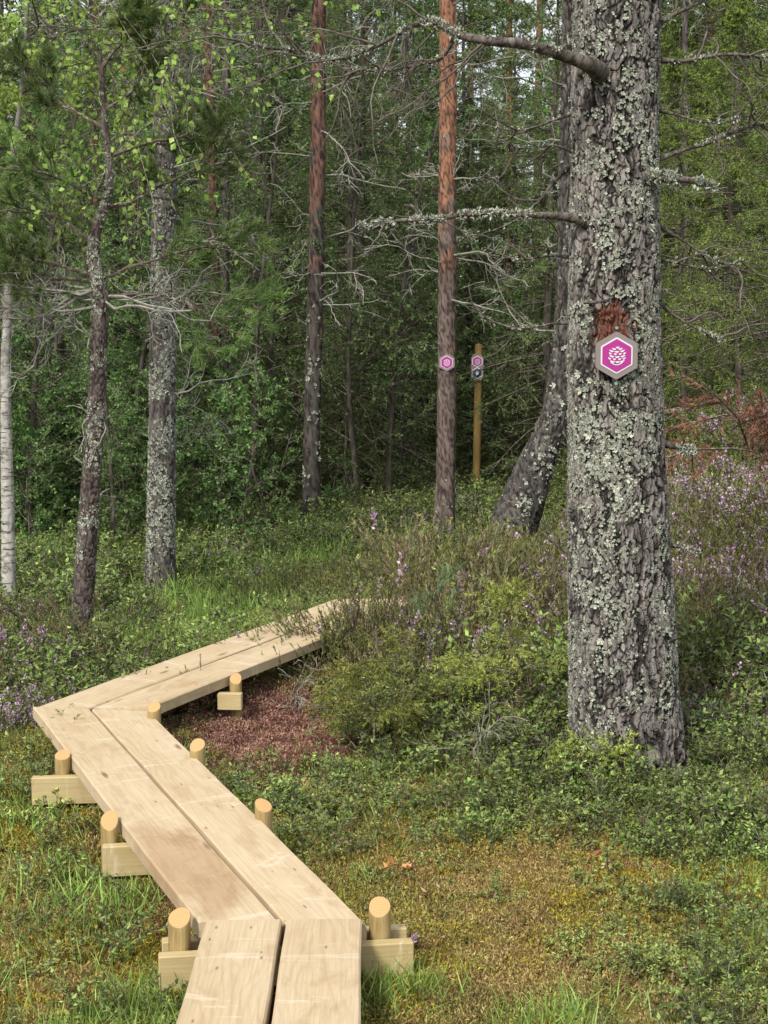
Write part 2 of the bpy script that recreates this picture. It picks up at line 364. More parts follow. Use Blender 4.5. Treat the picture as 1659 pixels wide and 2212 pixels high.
# ------------------------------------------------------------ scatter (ground cover only)
def hidden_protos(name, meshes):
    c = bpy.data.collections.new(name)
    for k, me in enumerate(meshes): c.objects.link(bpy.data.objects.new('%s_%02d' % (name, k), me))
    return c
def scatter(name, coll, n_protos, P, rot, scale, label, cat, rng):
    me = bpy.data.meshes.new(name); me.vertices.add(len(P)); me.vertices.foreach_set('co', np.asarray(P, np.float32).ravel())
    for nm, ty, arr in (('rot', 'FLOAT_VECTOR', rot), ('scl', 'FLOAT', scale)):
        a = me.attributes.new(nm, ty, 'POINT'); a.data.foreach_set('vector' if ty == 'FLOAT_VECTOR' else 'value', np.asarray(arr, np.float32).ravel())
    a = me.attributes.new('pick', 'INT', 'POINT'); a.data.foreach_set('value', rng.integers(0, n_protos, len(P)).astype(np.int32))
    o = link(name, me, label=label, cat=cat, kind='stuff')
    ng = bpy.data.node_groups.new(name + '_nodes', 'GeometryNodeTree')
    ng.interface.new_socket('Geometry', in_out='INPUT', socket_type='NodeSocketGeometry'); ng.interface.new_socket('Geometry', in_out='OUTPUT', socket_type='NodeSocketGeometry')
    N = ng.nodes; Lk = ng.links; gi = N.new('NodeGroupInput'); go = N.new('NodeGroupOutput'); ip = N.new('GeometryNodeInstanceOnPoints')
    ci = N.new('GeometryNodeCollectionInfo'); ci.inputs[0].default_value = coll; ci.inputs['Separate Children'].default_value = True; ci.inputs['Reset Children'].default_value = True
    def at(nm, ty): a = N.new('GeometryNodeInputNamedAttribute'); a.data_type = ty; a.inputs[0].default_value = nm; return [q for q in a.outputs if q.enabled and q.name == 'Attribute'][0]
    Lk.new(gi.outputs[0], ip.inputs['Points']); Lk.new(ci.outputs[0], ip.inputs['Instance']); ip.inputs['Pick Instance'].default_value = True
    Lk.new(at('pick', 'INT'), ip.inputs['Instance Index'])
    e2r = N.new('FunctionNodeEulerToRotation'); Lk.new(at('rot', 'FLOAT_VECTOR'), e2r.inputs[0]); Lk.new(e2r.outputs[0], ip.inputs['Rotation'])
    Lk.new(at('scl', 'FLOAT'), ip.inputs['Scale']); Lk.new(ip.outputs[0], go.inputs[0])
    md = o.modifiers.new('scatter', 'NODES'); md.node_group = ng
    return o

# ------------------------------------------------------------ boardwalk frame
def walk_dist(x, y):
    d = np.full(np.shape(x), 9.)
    for a, b in zip(J[:-1], J[1:]):
        ab = (b - a)[:2]; tt = np.clip(((x - a[0]) * ab[0] + (y - a[1]) * ab[1]) / (ab @ ab), 0, 1)
        d = np.minimum(d, np.hypot(x - a[0] - ab[0] * tt, y - a[1] - ab[1] * tt))
    return d

# ---- plant prototypes
def moss_proto(rng, n=130, h=.035, r=.045, w=.0045):
    a = Acc(); p = np.column_stack([rng.normal(0, r * .6, (n, 2)), np.zeros(n)]); d = nrm(np.column_stack([rng.normal(0, .55, (n, 2)), np.ones(n)]))
    P = curves(rng, p, d, rng.uniform(.4, 1.1, n) * h, 3, -.1, .3)
    for k in range(3):
        q, T = on_curve(P, np.arange(n), np.full(n, .3 + .33 * k)); dd = nrm(T + rng.normal(0, .8, (n, 3))); s_ = nrm(np.cross(dd, rand_unit(rng, n)))
        leaves(a, q, dd, s_, h * .32, w * .85, np.clip(rng.uniform(0, 1, n) * .8 + .1 * k, 0, 1))
    needles(a, p, d, nrm(np.cross(d, rand_unit(rng, n))), h * .9, w * .6, rng.uniform(0, .5, n))
    return a
def grass_proto(rng, n=26, h=.2, w=.0035, r=.04):
    a = Acc(); p = np.column_stack([rng.normal(0, r, (n, 2)), np.zeros(n)]); d = nrm(np.column_stack([rng.normal(0, .28, (n, 2)), np.ones(n)]))
    P = curves(rng, p, d, rng.uniform(.5, 1.15, n) * h, 5, .5, .1); s_ = nrm(np.cross(d, rand_unit(rng, n)))
    for k in range(4):
        w0 = w * (1, .9, .7, .45, .1)[k]; w1 = w * (1, .9, .7, .45, .1)[k + 1]
        V = np.stack([P[:, k] - s_ * w0, P[:, k] + s_ * w0, P[:, k + 1] + s_ * w1, P[:, k + 1] - s_ * w1], 1).reshape(-1, 3)
        a.add(V, np.arange(4 * n).reshape(-1, 4), np.clip(rng.uniform(.2, .8, n) + .05 * k, 0, 1))
    return a
def berry_proto(rng, n=9, h=.16, leaf=.017, r=.05):
    a = Acc(); p = np.column_stack([rng.normal(0, r, (n, 2)), np.zeros(n)]); d = nrm(np.column_stack([rng.normal(0, .3, (n, 2)), np.ones(n)]))
    P = curves(rng, p, d, rng.uniform(.6, 1.1, n) * h, 5, 0, .2); tubes(a, P, .0012, 3, .2, 1)
    i, t_, q, dd = children(rng, P, 3, .3, .9, .6); Q = curves(rng, q, dd, h * .4, 3, -.2, .2); tubes(a, Q, .0009, 3, .2, 1)
    for C_, m_ in ((P, 9), (Q, 6)):
        i, t_, q, dd = children(rng, C_, m_, .25, 1, 1.1); dd[:, 2] = np.abs(dd[:, 2]) * .5 + .1; dd = nrm(dd)
        s_ = nrm(np.cross(dd, np.array([0, 0, 1.])) + rng.normal(0, .35, dd.shape))
        leaves(a, q, dd, s_, leaf * rng.uniform(.7, 1.2, len(q)), leaf * .62, np.clip(rng.normal(.5, .22, len(q)), 0, 1), 0, .15)
    return a
def heather_proto(rng, n=24, h=.3, fl=.3, r=.07, per=22, lw=.0055):
    a = Acc(); p = np.column_stack([rng.normal(0, r, (n, 2)), np.zeros(n)]); d = nrm(np.column_stack([p[:, :2] * 5 + rng.normal(0, .18, (n, 2)), np.ones(n)]))
    P = curves(rng, p, d, rng.uniform(.55, 1.1, n) * h, 6, -.15, .14); tubes(a, P, .0015 * np.linspace(1, .5, 6)[None], 3, .3, 1)
    i, t_, q, dd = children(rng, P, 4, .35, .9, .45); Q = curves(rng, q, dd, h * .33, 4, -.3, .12); tubes(a, Q, .001, 3, .3, 1)
    for C_, pr in ((P, per), (Q, per * 2 // 3)):
        i, t_, q, dd = children(rng, C_, pr, .3, 1, .55); s_ = nrm(np.cross(dd, rand_unit(rng, len(dd))))
        needles(a, q, dd, s_, .014 * rng.uniform(.7, 1.3, len(q)), lw, np.clip(rng.normal(.45, .2, len(q)) + .2 * (t_ - .5), 0, 1))
    if fl:
        C_ = np.concatenate([Q]); C_ = C_[rng.uniform(0, 1, len(C_)) < fl]
        if len(C_):
            i, t_, q, dd = children(rng, C_, 14, .35, 1, 1.0); s_ = nrm(np.cross(dd, rand_unit(rng, len(dd))))
            leaves(a, q, dd, s_, .0135, .0105, rng.uniform(0, 1, len(q)), 2)
    return a
r0 = np.random.default_rng(3)
M['moss_orange'] = leaf_mat('sphagnum_orange', (.13, .085, .03), (.31, .215, .08), (.52, .40, .18), .25, .8, .3)
M['moss_yellow'] = leaf_mat('moss_yellow', (.12, .09, .010), (.27, .21, .022), (.42, .34, .06), .16, .8, .3)
M['moss_green'] = leaf_mat('moss_green', (.07, .07, .015), (.19, .18, .045), (.34, .31, .10), .16, .8, .4)
M['moss_red'] = leaf_mat('moss_red', (.12, .05, .035), (.27, .135, .10), (.44, .28, .21), .15, .9, .35)
M['grass'] = leaf_mat('grass_blades', (.08, .14, .025), (.17, .27, .05), (.30, .41, .11), .16, .5)
M['berry'] = leaf_mat('bilberry_leaves', (.035, .062, .014), (.125, .185, .038), (.33, .41, .11), .16, .45, .5)
M['berry_yellow'] = leaf_mat('pale_bilberry_leaves', (.10, .13, .025), (.21, .26, .055), (.38, .42, .12), .16, .45)
M['heather'] = leaf_mat('heather_leaves', (.07, .085, .020), (.155, .175, .042), (.29, .30, .08), .16, .8)
M['heather_brown'] = leaf_mat('dry_heather', (.08, .065, .028), (.17, .14, .06), (.29, .25, .12), .2, .8)
M['bloom'] = leaf_mat('heather_bloom', (.32, .20, .31), (.50, .34, .48), (.70, .55, .68), .3, .8, .2)
M['litter'] = leaf_mat('leaf_litter', (.07, .03, .015), (.17, .09, .045), (.36, .25, .15), .2, .8)
stem = M['twig_dark']
def protos(nm, fn, mats, k=4, **kw): return hidden_protos(nm, [fn(np.random.default_rng(100 + i * 7 + len(nm)), **kw).mesh(nm, mats) for i in range(k)]), k
PR = {
 'moss_orange': protos('orange_moss', moss_proto, [M['moss_orange']]),
 'moss_yellow': protos('yellow_moss', moss_proto, [M['moss_yellow']]),
 'moss_green': protos('green_moss', moss_proto, [M['moss_green']]),
 'moss_red': protos('red_moss', moss_proto, [M['moss_red']], h=.028),
 'grass': protos('grass_tuft', grass_proto, [M['grass']]),
 'grass_low': protos('short_grass', grass_proto, [M['grass']], h=.1, n=18, w=.0022),
 'berry': protos('bilberry', berry_proto, [M['berry'], stem]),
 'berry_low': protos('lingonberry', berry_proto, [M['berry_yellow'], stem], h=.09, leaf=.014, n=7),
 'heather': protos('heather', heather_proto, [M['heather'], stem, M['bloom']], fl=.0),
 'heather_bloom': protos('blooming_heather', heather_proto, [M['heather'], stem, M['bloom']], fl=.5),
 'heather_brown': protos('dry_heather', heather_proto, [M['heather_brown'], stem, M['bloom']], fl=0.03),
}
def litter_proto(rng, n=14):
    a = Acc(); p = np.column_stack([rng.normal(0, .08, (n, 2)), rng.uniform(.01, .045, n)]); d = nrm(np.column_stack([rng.normal(0, 1, (n, 2)), rng.normal(0, .3, n)]))
    leaves(a, p, d, nrm(np.cross(d, np.array([0, 0, 1.])) + rng.normal(0, .3, (n, 3))), rng.uniform(.012, .03, n), .008, rng.uniform(0, 1, n))
    k = 3; P = curves(rng, np.column_stack([rng.normal(0, .08, (k, 2)), rng.uniform(.0, .03, k)]), nrm(np.column_stack([rng.normal(0, 1, (k, 2)), rng.normal(0, .2, k)])), .05, 4, 0, .3)
    tubes(a, P, .0009, 3, .5, 1); return a
PR['litter'] = protos('litter', litter_proto, [M['litter'], M['twig_dark']])

# ---- where each kind grows: soft patches, centres read off the photograph's ground
def patch(px, py, r, w=1.): q = G(px, py); return (q[0], q[1], r, w)
PATCH = {
 'moss_orange': [patch(1120, 2080, .34, 1.3), patch(1180, 1930, .26), patch(980, 2150, .3), patch(870, 1840, .25, .6), (-.85, 3.9, .25, .5), (-.75, 4.6, .25, .4), patch(760, 1760, .25, .5)],
 'moss_yellow': [patch(1500, 1900, .34, 2.2), patch(1180, 1830, .28, 1.4), patch(1350, 1950, .25, 1.), patch(1000, 1800, .25, .7), patch(60, 1850, .35, .7), patch(330, 2150, .15, .5), patch(120, 2000, .3, .4)],
 'moss_red': [patch(590, 1640, .38, 1.4), patch(520, 1560, .3, 1), patch(650, 1570, .35, 1.), patch(620, 1720, .2, .8), patch(830, 1800, .15, .5), patch(60, 1440, .5, .6), patch(250, 1450, .4, .5)],
 'grass': [patch(330, 1330, .8, 1.), patch(500, 1300, .7, 1.), patch(150, 1220, .9, .8), patch(700, 1240, 1., .5), patch(560, 1370, .4, .9), (-.75, 7.3, .55, 1.4), (-1.2, 8.1, .75, 1.3), (-.3, 8.3, .6, .9)],
 'grass_low': [patch(340, 1900, .22, 1.6), patch(290, 1980, .2, 1.2), patch(380, 2190, .2, 1.6), patch(860, 2150, .12, 1.4), patch(230, 1740, .25, .9), patch(100, 1640, .5, .5), patch(60, 2150, .4, .5), (.55, 3.55, .2, .8), patch(1480, 1650, .5, .4), patch(690, 1690, .3, .4)],
 'berry': [patch(880, 1680, .38, .55), patch(1080, 1720, .45, .65), patch(1180, 1620, .5, .6), patch(1550, 1620, .5, 1.), patch(1500, 1480, .8, .8), patch(1640, 2080, .25, .35), patch(1350, 2000, .16, .5), patch(1630, 1850, .2, .4), patch(1460, 2180, .2, .5), patch(760, 1600, .25, .4), patch(60, 1350, .7, .3), patch(100, 1520, .5, .7), patch(1400, 1750, .3, .5), (-2.5, 12, 1.5, .8), (-.5, 13.5, 1.8, .7), (2.6, 12, 1.2, .5)],
 'berry_low': [patch(760, 1720, .4, .8), patch(1280, 1790, .3, .8), patch(1400, 1960, .25, .9), patch(1650, 1900, .35, .7), patch(1100, 1650, .4, .6), patch(620, 1740, .2, .6), patch(1600, 1760, .4, .7), patch(1250, 1970, .2, .5), patch(1150, 2010, .3, .5), patch(1000, 1930, .3, .45), patch(1400, 2080, .4, .6), patch(1540, 2050, .3, .3), patch(60, 1740, .4, .3)],
 'heather': [(.25, 6.5, .35, 1.6), (.75, 6.6, .4, 1.3), (.1, 7.0, .4, 1.4), patch(740, 1445, .28, 2.5), patch(860, 1430, .35, 2.), patch(900, 1290, 1.2, 1.2), patch(760, 1400, .55, .9), patch(1080, 1330, .9, 1.1), patch(760, 1200, 1.2, .9), patch(1520, 1150, 1.8, .8), patch(280, 1180, 1., .5), patch(1600, 1500, .6, .3)],
 'heather_bloom': [patch(880, 1140, 1.2, .8), patch(600, 1270, .6, .5), patch(460, 1240, .5, .5), patch(1000, 1190, .9, .6), patch(1600, 1270, .7, 1.), patch(1500, 1350, .6, .8), patch(1550, 1120, 1.4, .6), patch(1150, 1470, .3, .4), patch(1500, 1250, .8, .8), patch(620, 1290, .6, .6), patch(900, 1240, .8, .5), patch(60, 1500, .3, .25), patch(1350, 2120, .18, .3), (0, 14, 2.5, .3)],
 'heather_brown': [(.3, 6.3, .4, 1.2), (.7, 6.2, .35, .9), (1.5, 6.2, .6, .7), patch(900, 1420, .6, .9), patch(1100, 1420, .5, .7), patch(250, 1250, .5, .7), patch(440, 1200, .7, .6), patch(1550, 1330, .9, .6), patch(100, 1460, .6, .7), patch(700, 1520, .35, .5), (-1.5, 14, 2, .4)],
 'litter': [patch(120, 1460, .7, .8), patch(590, 1640, .6, .8), patch(1200, 1850, .7, .3), patch(1560, 1750, .6, .4)],
}
BASE = {'moss_orange': .16, 'moss_yellow': .16, 'moss_green': .8, 'moss_red': .10, 'grass': .05, 'grass_low': .07, 'berry': .07, 'berry_low': .10, 'heather': .08, 'heather_bloom': .045, 'heather_brown': .02, 'litter': .22}
DENS = {'moss_orange': 900, 'moss_yellow': 900, 'moss_green': 900, 'moss_red': 900, 'grass': 190, 'grass_low': 330, 'berry': 160, 'berry_low': 170, 'heather': 50, 'heather_bloom': 60, 'heather_brown': 45, 'litter': 110}
INFO = {'moss_orange': ('rusty orange bog moss spread over the wet hollow in the right foreground', 'moss', 'orange_moss'),
 'moss_yellow': ('bright golden yellow moss patches beneath the large lichen-covered pine', 'moss', 'yellow_moss'),
 'moss_green': ('olive green moss carpet covering the forest floor on both sides of the boards', 'moss', 'green_moss'),
 'moss_red': ('dull reddish brown moss in the bare hollow right of the boards', 'moss', 'red_moss'),
 'grass': ('tall bright green grass growing behind the second bend of the boardwalk', 'grass', 'tall_grass'),
 'grass_low': ('short green grass tufts along the edges of the boards', 'grass', 'short_grass'),
 'berry': ('green leafy bilberry plants around the foot of the large pine', 'bilberry', 'bilberry_plants'),
 'berry_low': ('low pale yellow-green lingonberry plants among the moss', 'lingonberry', 'lingonberry_plants'),
 'heather': ('olive green heather without flowers on the mound where the boards disappear', 'heather', 'green_heather'),
 'heather_bloom': ('heather in lilac pink bloom scattered over the clearing', 'heather', 'blooming_heather'),
 'heather_brown': ('dry brownish heather between the boards and the pine trunks', 'heather', 'dry_heather'),
 'litter': ('fallen brown leaves, needles and twigs lying on the forest floor', 'leaf litter', 'leaf_litter')}
for ki, (k, (coll, npro)) in enumerate(PR.items()):
    rng = np.random.default_rng(500 + ki); dmax = DENS[k]
    ymax = 14. if k.startswith(('grass', 'heather')) else 12.
    if k == 'berry': ymax = 20.
    if k in ('grass_low', 'berry_low', 'litter'): ymax = 11
    n = int(dmax * (ymax - 2.7) * (.64 * (ymax + 2.7) / 2 + 1.6))
    y = rng.uniform(2.7, ymax, n); x = rng.uniform(-1, 1, n) * (.32 * y + .8)
    keep = np.abs(x) < .32 * y + .8
    p = np.stack([x, y, x * 0], -1); w = np.full(n, BASE[k])
    for bx, by, r, a in PATCH.get(k, []): w = w + a * np.exp(-((x - bx) ** 2 + (y - by) ** 2) / (r * r))
    if k == 'moss_green':
        for q in ('moss_orange', 'moss_red', 'moss_yellow'):
            for bx, by, r, a in PATCH[q]: w = w - .35 * a * np.exp(-((x - bx) ** 2 + (y - by) ** 2) / (r * r))
    if k in ('moss_orange', 'moss_yellow', 'moss_green'):
        for bx, by, r, a in PATCH['moss_red'][:3]: w = w - .3 * a * np.exp(-((x - bx) ** 2 + (y - by) ** 2) / (r * r))
    if k.startswith(('berry', 'heather', 'grass')):
        for bx, by, r, a in PATCH['moss_red'][:3] + PATCH['moss_orange'][:3]: w = w - .38 * a * np.exp(-((x - bx) ** 2 + (y - by) ** 2) / (r * r))
    if k.startswith('heather'):
        for bx, by, r, a in PATCH['grass']: w = w - .75 * a * np.exp(-((x - bx) ** 2 + (y - by) ** 2) / (r * r * .8))
        w = w * sstep(13.6, 12.4, y)
    if k == 'berry': w = w + .3 * sstep(12, 13.5, y)
    w = w * (.22 + 1.6 * sstep(.40, .60, fbm(p * 3.1, 3, 40 + ki)))
    if k.startswith('moss'): w = w * np.clip(5.5 / y, .35, 1.2) ** 1.3
    else: w = w * np.clip(9 / y, .5, 1.2)
    if k.startswith('heather'): w = w * sstep(4.4, 6.8, y)
    wd = walk_dist(x, y); lim = {'moss': .1, 'gras': .215, 'berr': .27, 'heat': .34, 'litt': .22}[k[:4]]
    if k == 'grass': lim = .3
    keep &= (wd > lim) & (rng.uniform(0, 1, n) < w)
    keep &= np.hypot(x - .93, y - 5.55) > .19
    x, y = x[keep], y[keep]; m = len(x); z = H(x, y)
    rot = np.column_stack([rng.normal(0, .16, (m, 2)), rng.uniform(0, 2 * PI, m)])
    sc = rng.uniform(.7, 1.3, m) if not k.startswith(('heather', 'berry')) else np.clip(rng.lognormal(-.05, .33, m), .4, 1.9)
    if k.startswith('moss'): sc *= np.clip(y / 4.6, 1, 1.9)
    if k.startswith('heather'): sc *= np.clip(.45 + (y - 5) * .16, .45, .95) * (1 - .35 * sstep(8.6, 10.5, y) * sstep(1.9, 1.2, x)) * (1 - .2 * sstep(10, 13, y)); cq = G(880, 1380); sc *= 1 + .28 * np.exp(-((x - cq[0]) ** 2 + (y - cq[1]) ** 2) / 1.2)
    if k.startswith('berry'): sc *= np.clip(.6 + (y - 3.5) * .12, .6, 1.25) * (1 + .3 * np.exp(-((x - .35) ** 2 + (y - 6.4) ** 2) / .45) + .4 * np.exp(-((x - 1.5) ** 2 + (y - 6.6) ** 2) / .6))
    if k == 'grass': sc *= np.clip(.5 + (y - 6) * .15, .5, 1.2)
    lab, cat, nm = INFO[k]
    scatter(nm, coll, npro, np.stack([x, y, z - .004], 1), rot, sc, lab, cat, rng)
    print(nm, m)

# ------------------------------------------------------------ boardwalk
def wood_mat(name, a, b, c, knots=True, ring=26.):
    t = NT(name); off = t.nd('CombineXYZ'); r = t.rnd()
    t.put(off.inputs[0], t.math('MULTIPLY', r, 37.)); t.put(off.inputs[1], t.math('MULTIPLY', r, 11.))
    v = t.vec((1, 1, 1), off.outputs[0])
    def sc(vec, s): m = t.nd('Mapping'); m.inputs['Scale'].default_value = s; t.l.new(vec, m.inputs[0]); return m.outputs[0]
    warp = t.noise(1, 3, .5, sc(v, (1.6, 7, 7)))
    sp = t.nd('SeparateXYZ'); t.l.new(v, sp.inputs[0])
    yy = t.math('ADD', t.math('MULTIPLY', sp.outputs[1], ring), t.math('MULTIPLY', warp, 9.))
    fr = t.math('SINE', t.math('MULTIPLY', yy, 2 * PI)); fr = t.rng(fr, -1, 1)
    fib = t.noise(1, 4, .7, sc(v, (6, 160, 160)))
    tone = t.noise(1, 3, .5, sc(v, (1.2, 5, 5)))
    col = t.mix(t.math('MULTIPLY', t.math('POWER', fr, 3.), .38), b, a)
    col = t.mix(t.rng(tone, .35, .68), col, c, 'MIX') if False else t.mix(t.rng(tone, .4, .7, 0, .55), col, c)
    col = t.mix(t.rng(fib, .38, .7, 0, .34), col, tuple(x * .68 for x in a))
    # pale raised fibres left by the planer, lying across the board
    sw = t.noise(1, 5, .75, sc(v, (9, 1.6, 1)), dist=1.2)
    col = t.mix(t.ramp(sw, [(.58, 0.), (.64, .42), (.70, 0.)]), col, (.62, .55, .43))
    bl = t.noise(1, 4, .7, sc(v, (3, 5, 1)), dist=.4)
    col = t.mix(t.ramp(bl, [(.56, 0.), (.7, .55)]), col, (.29, .18, .085))
    if knots:
        vo = t.nd('TexVoronoi'); vo.inputs['Scale'].default_value = 1; t.l.new(sc(v, (2.6, 9, .01)), vo.inputs['Vector'])
        col = t.mix(t.ramp(vo.outputs['Distance'], [(.05, .85), (.075, .5), (.12, 0.)]), col, (.17, .08, .04))
    vo2 = t.nd('TexVoronoi'); vo2.inputs['Scale'].default_value = 1; t.l.new(sc(v, (7, 22, .01)), vo2.inputs['Vector'])
    col = t.mix(t.ramp(vo2.outputs['Distance'], [(.05, .8), (.10, 0.)]), col, (.20, .11, .06))
    t.b.inputs['Roughness'].default_value = .68; t.bump(t.math('ADD', fib, t.math('MULTIPLY', sw, 1.5)), .25, .004); return t.col(col)
M['plank'] = wood_mat('fresh_sawn_pine', (.34, .235, .135), (.455, .355, .222), (.54, .445, .31))
M['beam'] = wood_mat('sawn_pine_beam', (.34, .25, .11), (.42, .33, .165), (.46, .38, .21), ring=30.)
t = NT('peeled_post_wood'); n = t.noise(1, 5, .7, t.vec((24, 24, 3))); t.col(t.ramp(n, [(.3, (.17, .115, .045)), (.52, (.32, .235, .10)), (.75, (.42, .33, .16))])); t.bump(n, .3, .004); M['post'] = t.m
t = NT('cut_post_end'); v = t.nd('TexWave', wave_type='RINGS', rings_direction='Z'); v.inputs['Scale'].default_value = 55; v.inputs['Distortion'].default_value = 3; t.l.new(t.vec(), v.inputs[0])
t.col(t.mix(t.noise(40, 3), t.ramp(v.outputs[1], [(0., (.36, .19, .07)), (1., (.50, .32, .15))]), (.44, .27, .12))); M['post_end'] = t.m

walk = thing('boardwalk', 'zigzag boardwalk of two pale new planks on posts and crossbeams', 'boardwalk', (J[1][0], J[1][1], 0))
def frame_obj(o, org, xax, parent):
    xax = nrm(np.array(xax, float)); y_ = nrm(np.cross([0, 0, 1.], xax)); z_ = np.cross(xax, y_)
    m_ = Matrix([[xax[0], y_[0], z_[0], org[0]], [xax[1], y_[1], z_[1], org[1]], [xax[2], y_[2], z_[2], org[2]], [0, 0, 0, 1]])
    o.parent = parent; o.matrix_parent_inverse = Matrix.Identity(4)
    o.matrix_local = Matrix.Translation(-Vector(parent.location)) @ m_
TH = .045
def plank(a, b, o0, o1, ca, cb, seed, ea=0., eb=0.):
    """plank along a-b between lateral offsets o0,o1; ends cut along directions ca, cb"""
    a = a.copy(); b = b.copy(); d = nrm(b - a); n = nrm(np.cross([0, 0, 1.], d)); L = np.linalg.norm(b - a)
    # lateral offset measured along +x world side of the walk (to the right of travel) = -n
    rng = np.random.default_rng(seed); K = 46; bm = Acc()
    def cut(c, o): # distance along d where line at lateral o meets cut line c through joint
        c = nrm(np.array([*c, 0.])); cx = c @ d; cn = c @ (-n); return o * cx / cn if abs(cn) > 1e-6 else 0
    ys = [o0, o0 + .004, o1 - .004, o1]; V = []
    for k in range(K):
        f = k / (K - 1)
        for j, (yy, zz) in enumerate([(o0, -TH), (o0, -.005), (o0 + .005, 0), (o1 - .005, 0), (o1, -.005), (o1, -TH)]):
            s0 = cut(ca, yy) + ea; s1 = L + cut(cb, yy) + eb
            xx = s0 + (s1 - s0) * f
            if zz == 0: zz += .0012 * math.sin(xx * 3 + seed) 
            w = .0018 * math.sin(xx * 2.1 + seed * 2) + .001 * math.sin(xx * 11 + seed)
            V.append((xx, -(yy + w), zz))
    V = np.array(V); idx = np.arange(K * 6).reshape(K, 6); nx = np.roll(idx, -1, 1)
    bm.add(V, np.stack([idx[:-1], nx[:-1], nx[1:], idx[1:]], -1).reshape(-1, 4))
    for e in (0, K - 1):
        i = idx[e]; q = np.array([[i[0], i[1], i[4], i[5]], [i[1], i[2], i[3], i[4]]]); bm.F[4].append(q); bm.A[4].append(np.full(2, .5, np.float32)); bm.M[4].append(np.zeros(2, np.int32))
    o = bm.obj('plank', M['plank']); frame_obj(o, a, d, walk); return o
XC = (1., 0.018)
PW = [(-.201, -.006), (.006, .201)]
cuts = [(1, 0), (1, .03), (1, -.035), (1, .0)]
for s_ in range(3):
    for side, (o0, o1) in enumerate(PW if s_ else [(-.203, -.0075), (.0075, .203)]):
        lift = (.012, 0, .002)[s_] - (.0015 if side else 0)
        A = J[s_] + [0, 0, lift]; B = J[s_ + 1] + [0, 0, lift if s_ else 0.012]
        p = plank(A, B, o0, o1, cuts[s_], cuts[s_ + 1], 3 + s_ * 2 + side, ea=.0035 if s_ else 0, eb=-.0035 if s_ < 2 else .12)
        if s_ == 1 and side == 0:
            p['label'] = 'plank with a darker brown stained stretch'
            ms_ = M['plank'].copy(); ms_.name = 'stained_pine'; p.data.materials[0] = ms_; nn, ll = ms_.node_tree.nodes, ms_.node_tree.links
            tcs = nn.new('ShaderNodeTexCoord'); mps = nn.new('ShaderNodeMapping'); ll.new(tcs.outputs['Object'], mps.inputs[0]); mps.inputs['Scale'].default_value = (3.2, 9, 0); mps.inputs['Location'].default_value = (-1.45, -1.05, 0)
            lns = nn.new('ShaderNodeVectorMath'); lns.operation = 'LENGTH'; ll.new(mps.outputs[0], lns.inputs[0]); nzs = nn.new('ShaderNodeTexNoise'); nzs.inputs['Scale'].default_value = 9; ll.new(tcs.outputs['Object'], nzs.inputs[0])
            ads = nn.new('ShaderNodeMath'); ads.operation = 'ADD'; ll.new(lns.outputs['Value'], ads.inputs[0]); ll.new(nzs.outputs[0], ads.inputs[1]); mrs = nn.new('ShaderNodeMapRange'); ll.new(ads.outputs[0], mrs.inputs[0])
            for q_, v_ in zip((1, 2, 3, 4), (1.75, 1.35, 0, .6)): mrs.inputs[q_].default_value = v_
            mxs = nn.new('ShaderNodeMixRGB'); mxs.blend_type = 'MULTIPLY'; bcs = nn['Principled BSDF'].inputs['Base Color']; ll.new(bcs.links[0].from_socket, mxs.inputs[1]); mxs.inputs[2].default_value = (.62, .48, .36, 1); ll.new(mrs.outputs[0], mxs.inputs[0]); ll.new(mxs.outputs[0], bcs)
def box_mesh(lx, ly, lz, bev=.003):
    me = bpy.data.meshes.new('crossbeam'); import bmesh
    b = bmesh.new(); bmesh.ops.create_cube(b, size=1, matrix=Matrix.Diagonal((lx, ly, lz, 1)))
    bmesh.ops.bevel(b, geom=b.edges[:], offset=bev, segments=1, affect='EDGES'); b.to_mesh(me); b.free(); me.materials.append(M['beam']); return me
def crossbeam(a, b, ztop, h=.096, th=.036):
    a = np.array(a, float); b = np.array(b, float); o = link('crossbeam', box_mesh(np.linalg.norm(b - a), th, h))
    frame_obj(o, [(a[0] + b[0]) / 2, (a[1] + b[1]) / 2, ztop - h / 2], [b[0] - a[0], b[1] - a[1], 0], walk)
def wpost(x, y, ztop, r=.028, seed=0):
    rng = np.random.default_rng(seed); bm = Acc(); nz, nu = 8, 20; zb = float(H(x, y)) - .1; an = np.arange(nu) * 2 * PI / nu
    prof = [(zb, 1)] + [(zb + (ztop - .012 - zb) * k / 5, 1) for k in range(1, 6)] + [(ztop - .0015, .985), (ztop, .95)]
    tx, ty = rng.normal(0, .15), .62 + rng.normal(0, .1)
    V = []
    for z, q in prof:
        top = z > ztop - .02
        for a_ in an:
            rr = r * q * (1 + .03 * math.sin(3 * a_ + seed)); xx, yv = rr * math.cos(a_), rr * math.sin(a_)
            V.append((xx, yv, z + ((xx * tx + yv * ty) if top else 0)))
    nz = len(prof); idx = np.arange(nz * nu).reshape(nz, nu); nx = np.roll(idx, -1, 1)
    bm.add(np.vstack([V, [[0, 0, ztop + .001]]]), np.stack([idx[:-1], nx[:-1], nx[1:], idx[1:]], -1).reshape(-1, 4))
    tri = np.array([[idx[-1, i], idx[-1, (i + 1) % nu], nz * nu] for i in range(nu)]); bm.F[3].append(tri); bm.A[3].append(np.full(nu, .5, np.float32)); bm.M[3].append(np.ones(nu, np.int32))
    o = bm.obj('support_post', [M['post'], M['post_end']]); o.parent = walk; o.location = Vector((x, y, 0)) - Vector(walk.location)
def at_h(px, py, z): q = atz(px, py, z); return q
sp = []
zt = .15
